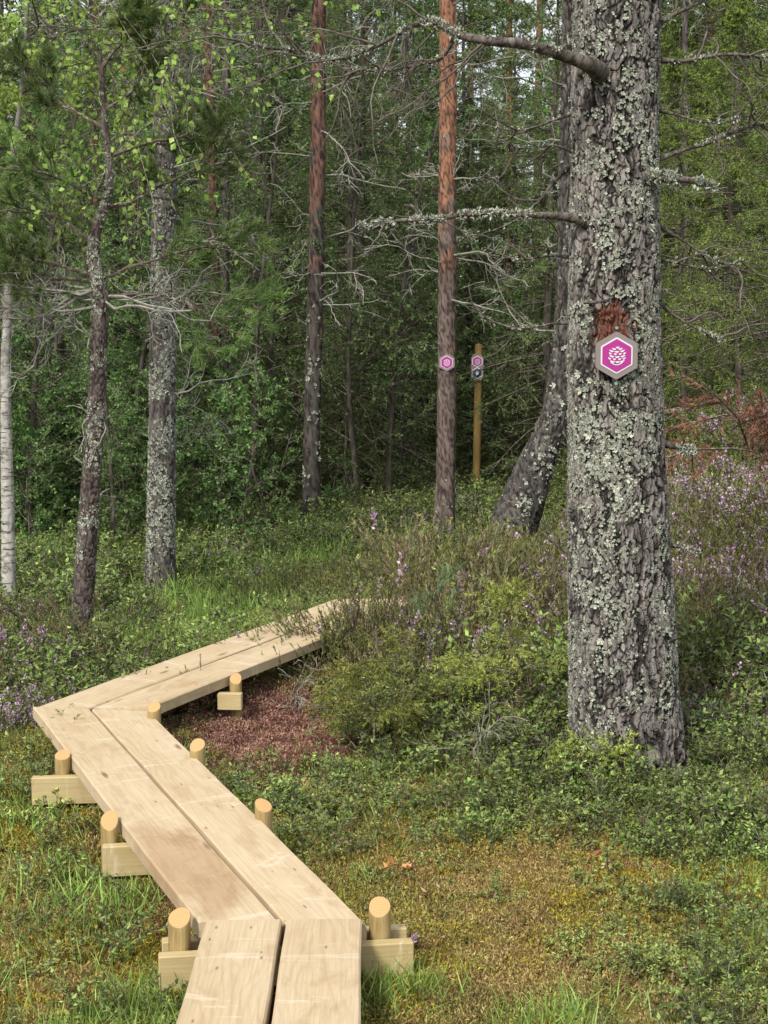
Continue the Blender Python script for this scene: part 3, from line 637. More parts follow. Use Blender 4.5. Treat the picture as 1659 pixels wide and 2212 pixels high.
# joint 1: two beams with the posts between them
a = at_h(342, 2062, zt); b = at_h(892, 2030, zt); crossbeam(a[:2], b[:2], zt)
off = np.array([0.004, .098]); crossbeam(a[:2] + off + [-.01, 0], b[:2] + off + [-.02, 0], zt)
for px in (382, 818):
    f_ = (px - 342) / 550; q = a + (b - a) * f_; wpost(q[0] + .0, q[1] + .049, .226, .029, seed=px)
# support 2 and 3 under the second stretch, support 4 at the second bend, support 5 further on
def support(pxl, pyl, pxr, pyr, z, posts, rises, beam=True, r=.027):
    a = at_h(pxl, pyl, z); b = at_h(pxr, pyr, z); d = b - a
    if beam: crossbeam(a[:2], b[:2], z, .096 if beam is True else beam)
    for k, px in enumerate(posts):
        f_ = (px - pxl) / (pxr - pxl); q = a + d * f_; wpost(q[0], q[1] + .048, z + rises[k], r, seed=int(px))
support(221, 1826, 592, 1806, .20, (231, 566), (.062, .085))
support(69, 1678, 440, 1668, .24, (129, 423), (.062, .085))
support(150, 1585, 345, 1578, .275, (329,), (.08,), r=.025)
support(471, 1496, 523, 1497, .30, (507,), (.05,), .07, r=.025)

# ------------------------------------------------------------ markers
def flat(name, col, rough=.5, met=0.):
    t = NT(name); n = t.noise(30, 3); t.b.inputs['Roughness'].default_value = rough; t.b.inputs['Metallic'].default_value = met
    return t.col(t.mix(t.rng(n, .3, .8, 0, .25), col, tuple(x * .75 for x in col)))
M['grey_board'] = flat('weathered_board', (.20, .175, .16), .8); M['white'] = flat('white_print', (.60, .58, .60)); M['magenta'] = flat('magenta_print', (.33, .028, .21))
M['navy'] = flat('navy_print', (.03, .045, .08)); M['screw'] = flat('green_screw', (.25, .36, .27), .4, .5)
def ring_hex(R, rc, n=6):
    """rounded point-up hexagon outline"""
    pts = []
    for k in range(6):
        a = PI / 2 + k * PI / 3; c = np.array([math.cos(a), math.sin(a)]) * (R - rc * 2 / math.sqrt(3))
        for q in range(n): th = a - PI / 6 + q / (n - 1) * PI / 3; pts.append(c + rc * np.array([math.cos(th), math.sin(th)]))
    return np.array(pts)
def prism(acc, pts, y0, y1, m=0):
    """outline (x,z) swept from y0 (back) to y1 (front)"""
    n = len(pts); c = pts.mean(0); V = [(p_[0], y0, p_[1]) for p_ in pts] + [(p_[0], y1, p_[1]) for p_ in pts] + [(c[0], y1, c[1]), (c[0], y0, c[1])]
    q = [[i, (i + 1) % n, n + (i + 1) % n, n + i] for i in range(n)]; acc.add(V, q, .5, m)
    acc.add(V, [[n + i, n + (i + 1) % n, 2 * n] for i in range(n)] + [[(i + 1) % n, i, 2 * n + 1] for i in range(n)], .5, m)
def cone_emblem(s):
    a = Acc()
    rows = [(.47, [.04], .10), (.36, [-.13, .17], .11), (.22, [-.25, .0, .27], .12), (.06, [-.31, -.07, .16, .36], .105), (-.10, [-.24, .03, .29], .125), (-.25, [-.34, -.11, .14, .35], .105), (-.41, [-.2, .05, .25], .13)]
    for z, xs, w in rows:
        for x in xs:
            if abs(x) > .3: w = .08
            u = np.linspace(-1, 1, 9); f = lambda uu, k: (x + w * uu, z * .95 + k * (1 - uu * uu) + .035 * uu * uu + x * uu * w * 1.5 + abs(x) * .18)
            pts = [f(uu, -.058) for uu in u] + [f(uu, .048) for uu in u[::-1][1:-1]]
            prism(a, np.array(pts) * [s * 1.12, s * .92], 0, -.0012)
    u = np.linspace(-1, 1, 13); pts = [(.30 * x_, -.56 + .17 * x_ * x_) for x_ in u] + [(.27 * x_, -.50 + .17 * x_ * x_) for x_ in u[::-1]]
    prism(a, np.array(pts) * [s * 1.12, s * .92], 0, -.001)
    return a
def star_emblem(s):
    a = Acc(); pts = [((.42 if k % 2 == 0 else .2) * math.cos(PI / 2 + .25 + k * PI / 5), (.42 if k % 2 == 0 else .2) * math.sin(PI / 2 + .25 + k * PI / 5)) for k in range(10)]
    prism(a, np.array(pts) * s, 0, -.0012); return a
def hex_parts(parent, R, board, face, emblem, off=(0, 0), back=True):
    loc = (off[0], 0, off[1])
    if back:
        a = Acc(); prism(a, ring_hex(R, R * .12), .012, 0); a.obj('backing_board', M['grey_board'], parent, loc=loc)
    a = Acc(); prism(a, ring_hex(R * .76, R * .10), 0, -.002); bd = a.obj('sign_plate', M['white'], parent, loc=loc)
    a = Acc(); prism(a, ring_hex(R * .69, R * .05), -.002, -.0032); a.obj('colour_field', face, bd)
    o = emblem(R * .78).obj('emblem', M['white'], bd); o.location = (0.0, -.0034, 0)
def marker(px, py, y, R, rz, label, screws=True):
    q = aty(px, py, y); t_ = thing('trail_marker', label, 'trail marker', tuple(q), 'hexagonal trail markers with a pine cone'); t_.rotation_euler = (0, 0, rz)
    hex_parts(t_, R, None, M['magenta'], cone_emblem)
    if screws:
        for s_ in (R * 1.14, -R * 1.16):
            a = Acc(); an = np.arange(10) * 2 * PI / 10; prism(a, np.stack([np.cos(an), np.sin(an)], 1) * .0058, .02, .004); a.obj('screw', M['screw'], t_, loc=(0, 0, s_))

# ------------------------------------------------------------ trees: the individual ones near the clearing
def world_path(nodes, y, extra=None):
    """nodes: (px, py, width px) at depth y -> points, radii"""
    P = []; R = []
    for n_ in nodes:
        yy = y if len(n_) < 4 else n_[3]; q = aty(n_[0], n_[1], yy); P.append(q); R.append(n_[2] / 2 / FPX * yy)
    P[0] = P[0] - np.array([0, 0, .06])
    if extra:
        for dx, dz, r in extra: P.append(P[-1] + np.array([dx, 0, dz])); R.append(r)
    return P, R
def make_tree(name, label, cat, nodes, y, bark, extra=None, nu=40, nv=260, amp=.006, cell=(.03, .08), flare=0., seed=0, group=None, lich=0, lsize=.014, lz=None, lth=.5):
    P, R = world_path(nodes, y, extra); base = tuple(P[0]); T_ = thing(name, label, cat, base, group)
    a = Acc(); PP, RR = trunk(a, P, R, nu, nv, amp, cell, flare, seed, base); a.obj('trunk', bark, T_, smooth=True)
    if lich:
        a = Acc(); lichen(a, np.random.default_rng(seed), PP, RR, lich, lsize, lz, base, th=lth); a.obj('lichen', M['lichen'], T_, kind='stuff')
    return T_, np.array(base), PP, RR
bark_big = bark_mat('old_pine_bark', (.04, .034, .030), (.165, .148, .134), (.33, .305, .28), None, lich=.5, patch=(.25, .27, .21), scale=1.6)
bark_grey = bark_mat('grey_pine_bark', (.04, .034, .03), (.10, .088, .08), (.17, .155, .145), None, lich=.5, patch=(.22, .25, .19))
bark_red = bark_mat('red_pine_bark', (.055, .030, .024), (.12, .07, .055), (.19, .115, .09), (.17, .088, .062), (3.2, 4.4), lich=.25)
bark_orange = bark_mat('orange_pine_bark', (.06, .045, .04), (.14, .105, .09), (.21, .165, .15), (.29, .145, .085), (2.2, 3.4), lich=.2)
bark_lean = bark_mat('leaning_pine_bark', (.035, .027, .024), (.095, .075, .066), (.17, .145, .13), None, lich=.5, patch=(.24, .25, .21))
bark_dark = bark_mat('dark_pine_bark', (.03, .026, .022), (.07, .06, .052), (.12, .105, .09), (.16, .088, .066), (2.5, 3.3), lich=.5, patch=(.18, .2, .16))
bark_dead = bark_mat('old_crooked_bark', (.028, .024, .021), (.08, .071, .064), (.16, .146, .133), None, lich=.35, patch=(.2, .22, .17))

# -- the large pine on the right
YB = 5.55
big_nodes = [(1356, 1722, 276), (1352, 1660, 262), (1348, 1540, 244), (1345, 1400, 236), (1338, 1240, 226), (1334, 1080, 214), (1330, 900, 205), (1326, 770, 200), (1327, 600, 196), (1327, 420, 190), (1328, 240, 186), (1330, 80, 182), (1331, -60, 180)]
P, R = world_path(big_nodes, YB, [(.02, 1.5, .14), (.05, 2.5, .11)]); base = tuple(P[0])
bigT = thing('pine_tree', 'massive grey pine trunk crusted with pale lichen, the widest in the photo', 'pine tree', base)
a = Acc(); PP, RR = trunk(a, P, R, 340, 1500, .0085, (.019, .062), .17, 11, base, furrow=.011)
t = NT('scraped_bark'); 
# bark with a rust red scraped patch where the marker hangs
mb = bark_big.copy(); mb.name = 'old_pine_bark_scraped'; n_, l_ = mb.node_tree.nodes, mb.node_tree.links
def N2(tp): return n_.new('ShaderNode' + tp)
tc2 = N2('TexCoord'); mp = N2('Mapping'); l_.new(tc2.outputs['Object'], mp.inputs[0])
q = aty(1318, 712, YB - .17); lc = np.array(q) - np.array(base)
mp.vector_type = 'POINT'; mp.inputs['Location'].default_value = tuple(-lc * np.array([9.5, 6, 5.2])); mp.inputs['Scale'].default_value = (9.5, 6, 5.2)
ln_ = N2('VectorMath'); ln_.operation = 'LENGTH'; l_.new(mp.outputs[0], ln_.inputs[0])
nz_ = N2('TexNoise'); nz_.inputs['Scale'].default_value = 26; nz_.inputs['Detail'].default_value = 4; l_.new(tc2.outputs['Object'], nz_.inputs[0])
ad = N2('Math'); ad.operation = 'MULTIPLY_ADD'; l_.new(nz_.outputs[0], ad.inputs[0]); ad.inputs[1].default_value = 1.1; l_.new(ln_.outputs['Value'], ad.inputs[2])
mr = N2('MapRange'); l_.new(ad.outputs[0], mr.inputs[0]); mr.inputs[1].default_value = 1.15; mr.inputs[2].default_value = 1.0
rc = N2('ValToRGB'); rc.color_ramp.elements[0].color = (.07, .03, .022, 1); rc.color_ramp.elements[1].color = (.20, .085, .055, 1)
nz2 = N2('TexNoise'); nz2.inputs['Scale'].default_value = 70; l_.new(tc2.outputs['Object'], nz2.inputs[0]); l_.new(nz2.outputs[0], rc.inputs[0])
mxr = N2('MixRGB'); l_.new(mr.outputs[0], mxr.inputs[0]); bs = n_['Principled BSDF'].inputs['Base Color']; src = bs.links[0].from_socket
l_.new(src, mxr.inputs[1]); l_.new(rc.outputs[0], mxr.inputs[2]); l_.new(mxr.outputs[0], bs)
a.obj('trunk', mb, bigT)
rng = np.random.default_rng(21); a = Acc()
lichen(a, rng, PP, RR, 34000, .0052, [(0, .4), (.5, .7), (1.2, .95), (1.9, .9), (2.3, .6), (3.2, .4), (8, .2)], base, clump=22., th=.48)
lichen(a, rng, PP, RR, 4500, .0105, [(0, .3), (.5, .6), (1.2, .9), (1.9, .85), (2.3, .5), (3.2, .35), (8, .2)], base, clump=9., th=.56)
# keep the scraped patch and the marker free of lichen
V = np.concatenate(a.V) + np.array(base); ctr = np.array([aty(1322, 735, YB - .15)])
F = np.concatenate(a.F[3]); A_ = np.concatenate(a.A[3]); m3 = V[F[:, 0]]; e = ((m3[:, 0] - ctr[0, 0]) / .085) ** 2 + ((m3[:, 2] - ctr[0, 2]) / .155) ** 2
ok = (e > 1) | (m3[:, 1] > YB); a2 = Acc(); a2.add(V - np.array(base), F[ok], A_[ok]); a2.obj('lichen', M['lichen'], bigT, kind='stuff')
# limbs
M['limb'] = bark_mat('limb_bark', (.05, .042, .035), (.12, .10, .085), (.20, .18, .155), None, lich=.5, patch=(.27, .30, .24))
def limb(parent, base, nodes, twigs=6, tl=.3, lich=300, lsz=.011, name='branch', mat=None, gens=(4,), seed=1, tz=.1, tmin=.25):
    """limb through (px,py,width px,depth)"""
    rng = np.random.default_rng(seed); P = []; R = []
    for n_ in nodes: q = aty(n_[0], n_[1], n_[3]); P.append(q); R.append(n_[2] / 2 / FPX * n_[3])
    a = Acc(); PP, RR = trunk(a, P, R, 12, 26 * len(nodes), .003, (.02, .03), 0, seed, base)
    if twigs:
        K = len(PP); t_ = rng.uniform(tmin, 1, twigs); i = (t_ * (K - 2)).astype(int); T_ = nrm(PP[i + 1] - PP[i])
        r = rng.normal(0, 1, (twigs, 3)); pr = nrm(r - (r * T_).sum(1, keepdims=True) * T_); d = nrm(T_ * .6 + pr * .8)
        dead_branches(a, rng, PP[i] - np.array(base), d, tl * rng.uniform(.5, 1.3, twigs), .004, gens=gens, droop=tz, wig=.22, rmin=.0014)
    o = a.obj(name, mat or M['limb'], parent, smooth=True)
    if lich:
        a = Acc(); i = rng.integers(0, len(PP), lich * 3); k = vnoise(PP[i] * 14, seed) > .45; i = i[k][:lich]; d = rand_unit(rng, len(i)); d[:, 2] += .2; d = nrm(d)
        p = PP[i] + d * RR[i][:, None] * .9 - np.array(base) + rng.normal(0, .004, (len(i), 3))
        for q in range(4): dd = nrm(d + rng.normal(0, .8, d.shape)); leaves(a, p, dd, nrm(np.cross(dd, rand_unit(rng, len(dd)))), lsz * rng.uniform(.6, 1.5, len(p)), lsz * .7, rng.uniform(.3, 1, len(p)), 0, .3)
        a.obj('lichen', M['lichen'], o, kind='stuff')
    return o
y0 = YB - .12
limb(bigT, base, [(1300, 160, 46, y0), (1268, 138, 32, y0 - .1), (1210, 118, 26, y0 - .15), (1130, 95, 23, y0 - .2), (1050, 88, 19, y0 - .2), (985, 72, 18, y0 - .15), (940, 48, 13, y0 - .1), (890, 56, 11, y0), (840, 85, 9, y0), (770, 118, 8, y0 + .1), (700, 130, 7, y0 + .15), (620, 108, 6, y0 + .2), (548, 101, 5, y0 + .2)], 16, .45, 500, .013, gens=(6, 3), seed=5, tmin=.3)
limb(bigT, base, [(985, 74, 12, y0 - .13), (960, 118, 8, y0 - .1), (900, 140, 7, y0), (830, 152, 6, y0), (740, 148, 5, y0)], 8, .3, 60, .010, gens=(4, 2), seed=7)
limb(bigT, base, [(1262, 474, 30, y0), (1215, 468, 18, y0), (1130, 464, 14, y0 - .05), (1060, 460, 12, y0 - .1), (1000, 464, 11, y0 - .1), (940, 474, 10, y0 - .15), (870, 476, 9, y0 - .1), (800, 486, 7, y0 - .1), (778, 488, 4, y0 - .1)], 7, .12, 420, .012, gens=(3,), seed=9)
limb(bigT, base, [(1250, 345, 14, YB), (1200, 390, 7, YB + .1), (1150, 450, 6, YB + .1), (1060, 500, 4, YB + .2), (990, 515, 3, YB + .2)], 6, .25, 50, .009, gens=(4,), seed=12)
limb(bigT, base, [(1400, 380, 26, y0), (1445, 384, 18, y0 - .05), (1500, 392, 13, y0 - .05), (1541, 407, 8, y0 - .05)], 2, .1, 260, .015, gens=(2,), seed=13)
limb(bigT, base, [(1408, 350, 16, YB), (1460, 330, 9, YB), (1540, 305, 8, YB + .1), (1600, 280, 7, YB + .1), (1700, 255, 5, YB + .1)], 9, .35, 80, .010, gens=(5, 3), seed=14)
limb(bigT, base, [(1410, 128, 18, YB), (1470, 132, 9, YB), (1560, 118, 8, YB), (1680, 126, 6, YB)], 8, .3, 60, .010, gens=(5, 2), seed=15)
limb(bigT, base, [(1412, 60, 16, YB), (1450, 35, 10, YB), (1500, 10, 8, YB), (1560, -30, 6, YB)], 5, .3, 60, .010, gens=(4, 2), seed=16)
limb(bigT, base, [(1405, 480, 12, YB), (1460, 510, 7, YB), (1540, 560, 5, YB), (1620, 590, 4, YB)], 6, .25, 50, .009, gens=(4, 2), seed=17)
limb(bigT, base, [(1405, 640, 12, YB), (1470, 690, 6, YB), (1560, 735, 4, YB)], 5, .22, 50, .009, gens=(4, 2), seed=18)
limb(bigT, base, [(1425, 958, 20, YB), (1460, 965, 12, YB), (1497, 976, 6, YB)], 2, .08, 200, .014, gens=(2,), seed=19)
limb(bigT, base, [(1430, 1178, 14, YB), (1465, 1180, 8, YB), (1512, 1190, 5, YB)], 2, .1, 60, .010, gens=(2,), seed=20)
limb(bigT, base, [(1250, 1205, 12, YB), (1212, 1185, 7, YB - .02), (1172, 1150, 6, YB - .03)], 2, .12, 0, gens=(2,), seed=22)
limb(bigT, base, [(1262, 652, 10, YB - .16), (1295, 652, 6, YB - .2), (1325, 642, 4, YB - .21)], 0, .1, 0, seed=23)
for px, py, s_ in [(1240, 330, 1), (1236, 560, 2), (1240, 700, 3), (1412, 560, 4), (1416, 235, 5), (1242, 240, 6)]:
    sg = -1 if px < 1300 else 1; limb(bigT, base, [(px - sg * 10, py, 14, YB), (px + sg * 35, py + 6 * s_ - 20, 6, YB), (px + sg * 110, py + 10 * s_ - 20, 4, YB), (px + sg * (170 + 10 * s_), py + 12 * s_ - 50, 3, YB + .1)], 4, .2, 40, .010, gens=(4, 2), seed=30 + s_)
# knot hole right above the marker
t = NT('knot_wood'); t.col(t.ramp(t.noise(60, 3), [(.4, (.03, .015, .012)), (.7, (.22, .09, .055))])); M['knot'] = t.m
q = aty(1371, 700, YB - .175); a = Acc(); K = 14
for k, (rr, yy) in enumerate([(.022, .0), (.018, -.006), (.010, .006)]): pass
an = np.arange(K) * 2 * PI / K; prof = [(.017, .02), (.013, .0), (.010, .012), (.002, .022)]
V = [(r_ * math.cos(b_) * .9, y_, r_ * math.sin(b_) * 1.2) for r_, y_ in prof for b_ in an]; idx = np.arange(4 * K).reshape(4, K); nx = np.roll(idx, -1, 1)
a.add(V, np.stack([idx[:-1], nx[:-1], nx[1:], idx[1:]], -1).reshape(-1, 4)); a.obj('knot', M['knot'], bigT, loc=tuple(np.array(q) - base))
marker(1332, 768, YB - .2, 0.0868, .0, 'large magenta hexagonal trail marker with white pine cone on the lichen-crusted pine')

# crowns shared by pines -----------------------------------------------------
def pine_tufts(acc, rng, tw, per=3, n=26, L=.055, w=.0026, m=0, t0=.35):
    """brushes of needles along the outer part of the twigs"""
    idx, t_, p, T_ = children(rng, tw, per, t0, 1., .25); base_ = rng.uniform(.15, .75, len(p))
    i = np.repeat(np.arange(len(p)), n); ang = rng.uniform(.25, 1.15, len(i)); r = rng.normal(0, 1, (len(i), 3)); pr = nrm(r - (r * T_[i]).sum(1, keepdims=True) * T_[i])
    d = T_[i] * np.cos(ang)[:, None] + pr * np.sin(ang)[:, None]; d[:, 2] += .15; d = nrm(d); pp = p[i] + T_[i] * rng.uniform(-.02, .035, (len(i), 1))
    needles(acc, pp, d, nrm(np.cross(d, rand_unit(rng, len(i)))), L * rng.uniform(.7, 1.2, len(i)), w, np.clip(base_[i] + rng.normal(0, .15, len(i)), 0, 1), m)

def pine_bough(T_, base, pos, dr, L, rng, n_tw=9, per=3, nn=24, droop=-.1, r0=.012, Ln=.055, w=.0032, mat='pine'):
    a = Acc(); N = len(pos); P = curves(rng, pos - base, dr, L, 9, droop, .16); r0 = np.broadcast_to(r0, N)
    tubes(a, P, r0[:, None] * np.linspace(1, .25, 9)[None], 6, .5, 1); Ls = np.broadcast_to(L, N)
    i, t_, p, d = children(rng, P, n_tw, .3, 1, .75, .3); l2 = Ls[i] * rng.uniform(.22, .45, len(i)); Q = curves(rng, p, d, l2, 5, -.25, .15); tubes(a, Q, .003, 4, .5, 1)
    i2, t2, p2, d2 = children(rng, Q, 3, .3, 1, .7, .2); R_ = curves(rng, p2, d2, l2[i2] * .5, 4, -.3, .12); tubes(a, R_, .002, 3, .5, 1)
    pine_tufts(a, rng, Q, per, nn, Ln, w, 0, .5); pine_tufts(a, rng, R_, per, nn, Ln, w, 0, .4)
    return a.obj('bough', [M[mat], M['twig_dark']], T_)

# -- leaning red-brown pine left of the trail
YL = 7.9
T_, b_, PP, RR = make_tree('leaning_pine', 'slim red-brown pine leaning right beside the second bend of the boardwalk', 'pine tree',
    [(174, 1418, 50), (178, 1330, 47), (186, 1200, 45), (194, 1080, 42), (204, 950, 39), (211, 820, 36), (216, 700, 34), (214, 620, 34), (203, 560, 30), (205, 510, 25), (222, 455, 21), (235, 400, 19), (236, 340, 17), (228, 280, 15), (222, 200, 13), (215, 110, 9)], YL, bark_lean, nu=60, nv=420, amp=.007, cell=(.022, .05), flare=.12, seed=3, lich=3200, lsize=.0075, lz=[(0, 1), (1.2, .8), (2.1, .5), (3, .1)])
rng = np.random.default_rng(8)
for px, py, dx, dz, L in [(214, 610, -.8, .1, .9), (212, 600, .9, .15, .9), (216, 640, 1, .05, 1.1), (205, 520, -.6, .25, .8), (222, 450, .9, .25, .8), (236, 340, .8, .4, .7), (228, 280, -.8, .5, .7), (225, 240, .7, .5, .6), (218, 150, .6, .7, .6), (214, 600, -.9, .3, .7), (230, 430, -.7, .1, .7)]:
    q = aty(px, py, YL); pine_bough(T_, b_, np.array([q]), np.array([[dx, rng.uniform(-.5, .5), dz]]), L * .75, rng, 12, 4, 18, -.15, w=.0042)
a = Acc()   # tangle of bare grey branches below its crown
for px, py, dx, dz, L, n in [(200, 640, -1, .0, 1.0, 4), (205, 625, -1, -.25, .9, 4), (215, 660, -.9, -.4, .8, 3), (214, 640, 1, -.05, 1.1, 3), (213, 730, -.6, .1, .25, 3), (210, 830, .3, .1, .2, 3), (207, 900, -.5, .1, .25, 3), (200, 1010, -.5, .0, .2, 2), (195, 1080, .9, -.1, .2, 2)]:
    q = np.array([aty(px, py, YL)] * n) - b_; d = np.array([[dx, 0, dz]]) + rng.normal(0, .3, (n, 3))
    each_branch(T_, rng, q, d, L * rng.uniform(.6, 1.1, n), .007 if L > .5 else .004, (8, 4) if L > .5 else (3,), .25, .3, .0022)

# -- lichen pine
YP = 10.4
T_, b_, PP, RR = make_tree('pine_tree', 'straight grey pine with white lichen flecks, base in the grass left of centre', 'pine tree',
    [(346, 1290, 74), (347, 1230, 66), (348, 1100, 62), (350, 980, 60), (351, 850, 58), (352, 700, 56), (354, 500, 54), (355, 320, 50), (354, 150, 44), (352, 0, 40), (350, -200, 36)], YP, bark_grey, [(0, 2., .05), (0, 2, .03)], 64, 480, .009, (.028, .07), .15, 4, lich=9000, lsize=.0085, lz=[(0, 1), (1.4, 1), (2.2, .6), (3, .25)], lth=.44)
rng = np.random.default_rng(9); a = Acc(); z = rng.uniform(1.3, 4.2, 26); p = np.stack([np.interp(z, PP[:, 2] - b_[2], PP[:, k] - b_[k]) for k in range(2)] + [z], 1)
each_branch(T_, rng, p, around(rng, 26) + [0, 0, .1], rng.uniform(.3, 1.1, 26), .006, (7, 4), .1, .2, .0026)

# -- birch at the left edge
M['birch_bark'] = None
t = NT('birch_bark'); n1 = t.noise(1, 3, .6, t.vec((9, 9, 60))); n2 = t.noise(14, 4, .7)
c = t.ramp(t.noise(30, 3), [(.3, (.26, .25, .22)), (.7, (.46, .44, .40))]); c = t.mix(t.ramp(n1, [(.56, 0.), (.64, .9)]), c, (.05, .042, .036)); c = t.mix(t.ramp(n2, [(.55, 0.), (.62, .85)]), c, (.13, .12, .10)); sz_ = t.nd('SeparateXYZ'); tz_ = t.nd('TexCoord'); t.l.new(tz_.outputs['Object'], sz_.inputs[0]); c = t.mix(t.rng(t.math('ADD', sz_.outputs[2], t.rng(t.noise(9, 4), .3, .7, -.8, .8)), 1.3, 2.4, 0, .8), c, (.11, .10, .085)); t.col(c); M['birch_bark'] = t.m
T_, b_, PP, RR = make_tree('birch_tree', 'white-barked birch at the left edge with bright green leaves above', 'birch',
    [(22, 1325, 34), (19, 1240, 31), (17, 1100, 28), (14, 960, 25), (12, 800, 22), (18, 640, 20), (22, 500, 17), (24, 380, 15), (34, 300, 13), (46, 200, 11), (56, 80, 10), (60, -60, 8)], 9.6, M['birch_bark'], [(.1, 1.2, .01)], 40, 300, .004, (.03, .02), .1, 6)
rng = np.random.default_rng(10)
def leafy_bough(T_, base, pos, dr, L, rng, n_tw=12, n_lf=12, leaf=.035, mat='birch_leaf', droop=.5, r0=.007):
    a = Acc(); N = len(pos); P = curves(rng, pos - base, dr, L, 8, droop * .5, .13); tubes(a, P, r0 * np.linspace(1, .25, 8)[None], 5, .5, 1); Ls = np.broadcast_to(L, N)
    i, t_, p, d = children(rng, P, n_tw, .25, 1, .7, .2); Q = curves(rng, p, d, Ls[i] * rng.uniform(.2, .45, len(i)), 5, droop * 1.2, .15); tubes(a, Q, .0022, 3, .5, 1)
    i, t_, p, d = children(rng, Q, n_lf, .15, 1, 1.0); d[:, 2] -= .5; d = nrm(d); s_ = nrm(np.cross(d, rand_unit(rng, len(d)))); p = p + d * leaf * .35
    leaves(a, p, d, s_, leaf * rng.uniform(.7, 1.2, len(p)), leaf * .8, np.clip(rng.normal(.5, .22, len(p)), 0, 1), 0, .12)
    return a.obj('bough', [M[mat], M['twig_dark']], T_)
for px, py, tx, ty, dy in [(24, 380, 160, 260, -.2), (38, 300, 300, 200, -.5), (52, 200, 420, 150, -.6), (52, 200, 120, 60, 0), (60, 80, 250, 60, -.3), (60, 80, 350, 280, -.7), (60, 60, 480, 200, -.8), (62, 0, 420, 20, -.5), (62, 20, 180, 130, .2), (24, 400, -60, 300, 0), (22, 480, -40, 480, -.2), (60, 60, 0, 60, 0), (38, 300, 120, 380, .3), (60, 40, 250, 330, -.3), (62, -40, 330, 110, -.4), (50, 220, -10, 180, -.3)]:
    q = aty(px, py, 9.6); e = aty(tx, ty, 9.6 + dy - (1.3 if tx > 100 else .3)); L = np.linalg.norm(e - q); leafy_bough(T_, b_, np.array([q]), np.array([e - q + [0, 0, L * .15]]), L, rng, 18, 13, .038)

# -- orange pine with marker and the rest
YO = 12.6
def dead_set(T_, b_, PP, n, z0, z1, L, seed, rmin=.003, gens=(6, 4), droop=.1, mat='twig'):
    rng = np.random.default_rng(seed); a = Acc(); z = rng.uniform(z0, z1, n); p = np.stack([np.interp(z, PP[:, 2] - b_[2], PP[:, k] - b_[k]) for k in range(2)] + [z], 1)
    each_branch(T_, rng, p, around(rng, n) + [0, 0, .05], L * rng.uniform(.4, 1.2, n), .007, gens, droop, .2, rmin, mat)
T_, b_, PP, RR = make_tree('pine_tree', 'orange-barked pine carrying the small magenta marker, centre right', 'pine tree',
    [(958, 1172, 52), (961, 1080, 44), (964, 950, 41), (965, 800, 40), (966, 640, 40), (966, 500, 39), (967, 300, 38), (968, 150, 37), (968, 0, 35), (968, -200, 32)], YO, bark_orange, [(0, 3, .05), (.1, 3, .03)], 40, 420, .007, (.03, .07), .12, 7, lich=700, lsize=.013, lz=[(0, 1), (.8, .5), (1.3, .1), (5, .05)])
dead_set(T_, b_, PP, 34, 1.9, 5.5, .8, 41)
marker(965, 783, YO - .085, .076, 0, 'small magenta trail marker with white pine cone on the orange-barked pine', False)

YS = 16.5
q = aty(1028, 1112, YS); hz = aty(1029, 745, YS)
post = thing('signpost', 'tall yellowish timber post with two small hexagonal signs, right of the orange-barked pine', 'signpost', tuple(q))
a = Acc(); zz = np.linspace(-.3, hz[2] - q[2], 12); P = np.stack([(zz / 2) * .02, 0 * zz, zz], 1)[None]; tubes(a, P, np.full((1, 12), .042), 14, .5); 
top = P[0, -1]; an = np.arange(14) * 2 * PI / 14; a.add(np.vstack([np.stack([.042 * np.cos(an) + top[0], .042 * np.sin(an), an * 0 + top[2]], 1), [top + [0, 0, .02]]]), [[i, (i + 1) % 14, 14] for i in range(14)])
t = NT('treated_post'); n = t.noise(1, 4, .6, t.vec((16, 16, 2))); t.col(t.ramp(n, [(.3, (.17, .11, .035)), (.6, (.27, .18, .06)), (.8, (.34, .24, .09))])); a.obj('pole', t.m, post, smooth=True)
sb = aty(1031, 793, YS - .07) - q; mk = link('sign_panel', None, post, loc=tuple(sb)); bpy.data.objects.remove(mk)
a = Acc(); prism(a, np.array([(-.068, -.105), (-.04, -.145), (.04, -.145), (.068, -.105), (.068, .105), (.04, .145), (-.04, .145), (-.068, .105)]), .015, 0); panel = a.obj('sign_panel', M['grey_board'], post, loc=tuple(sb))
for dz, mt, em, lb in ((.062, M['magenta'], cone_emblem, 'upper magenta sign with a pine cone'), (-.066, M['navy'], star_emblem, 'lower dark blue sign with a white star shape')):
    a = Acc(); prism(a, ring_hex(.066, .008), -.001, -.004); prism(a, ring_hex(.055, .006), -.004, -.006, 1)
    e_ = em(.068); off_ = np.array([0, -.0065, 0]); 
    for v_, in zip(e_.V): pass
    base_n = a.n; a.V += [v_ + off_.astype(np.float32) for v_ in e_.V]; a.P += e_.P
    for k in (3, 4): a.F[k] += [f_ + base_n for f_ in e_.F[k]]; a.A[k] += e_.A[k]; a.M[k] += e_.M[k]
    a.n += e_.n
    a.obj('sign', [M['white'], mt], post, loc=(sb[0], sb[1] - .001, sb[2] + dz), label=lb)

# -- crooked tree behind the big one
T_, b_, PP, RR = make_tree('crooked_pine', 'crooked old grey pine curving up from a swollen base behind the large pine', 'pine tree',
    [(1092, 1225, 84), (1106, 1150, 100), (1130, 1078, 96), (1160, 1000, 80), (1188, 925, 62), (1206, 850, 52), (1213, 770, 45), (1217, 680, 38), (1218, 560, 34), (1220, 420, 32), (1224, 260, 31), (1227, 100, 30), (1228, -60, 28)], 11.6, bark_dead, [(0, 2, .04)], 60, 420, .014, (.04, .11), .35, 12, lich=1500, lsize=.016, lz=[(0, 1), (1.2, .5), (2, .1)], lth=.46)
dead_set(T_, b_, PP, 16, 1.9, 4.4, .7, 43)
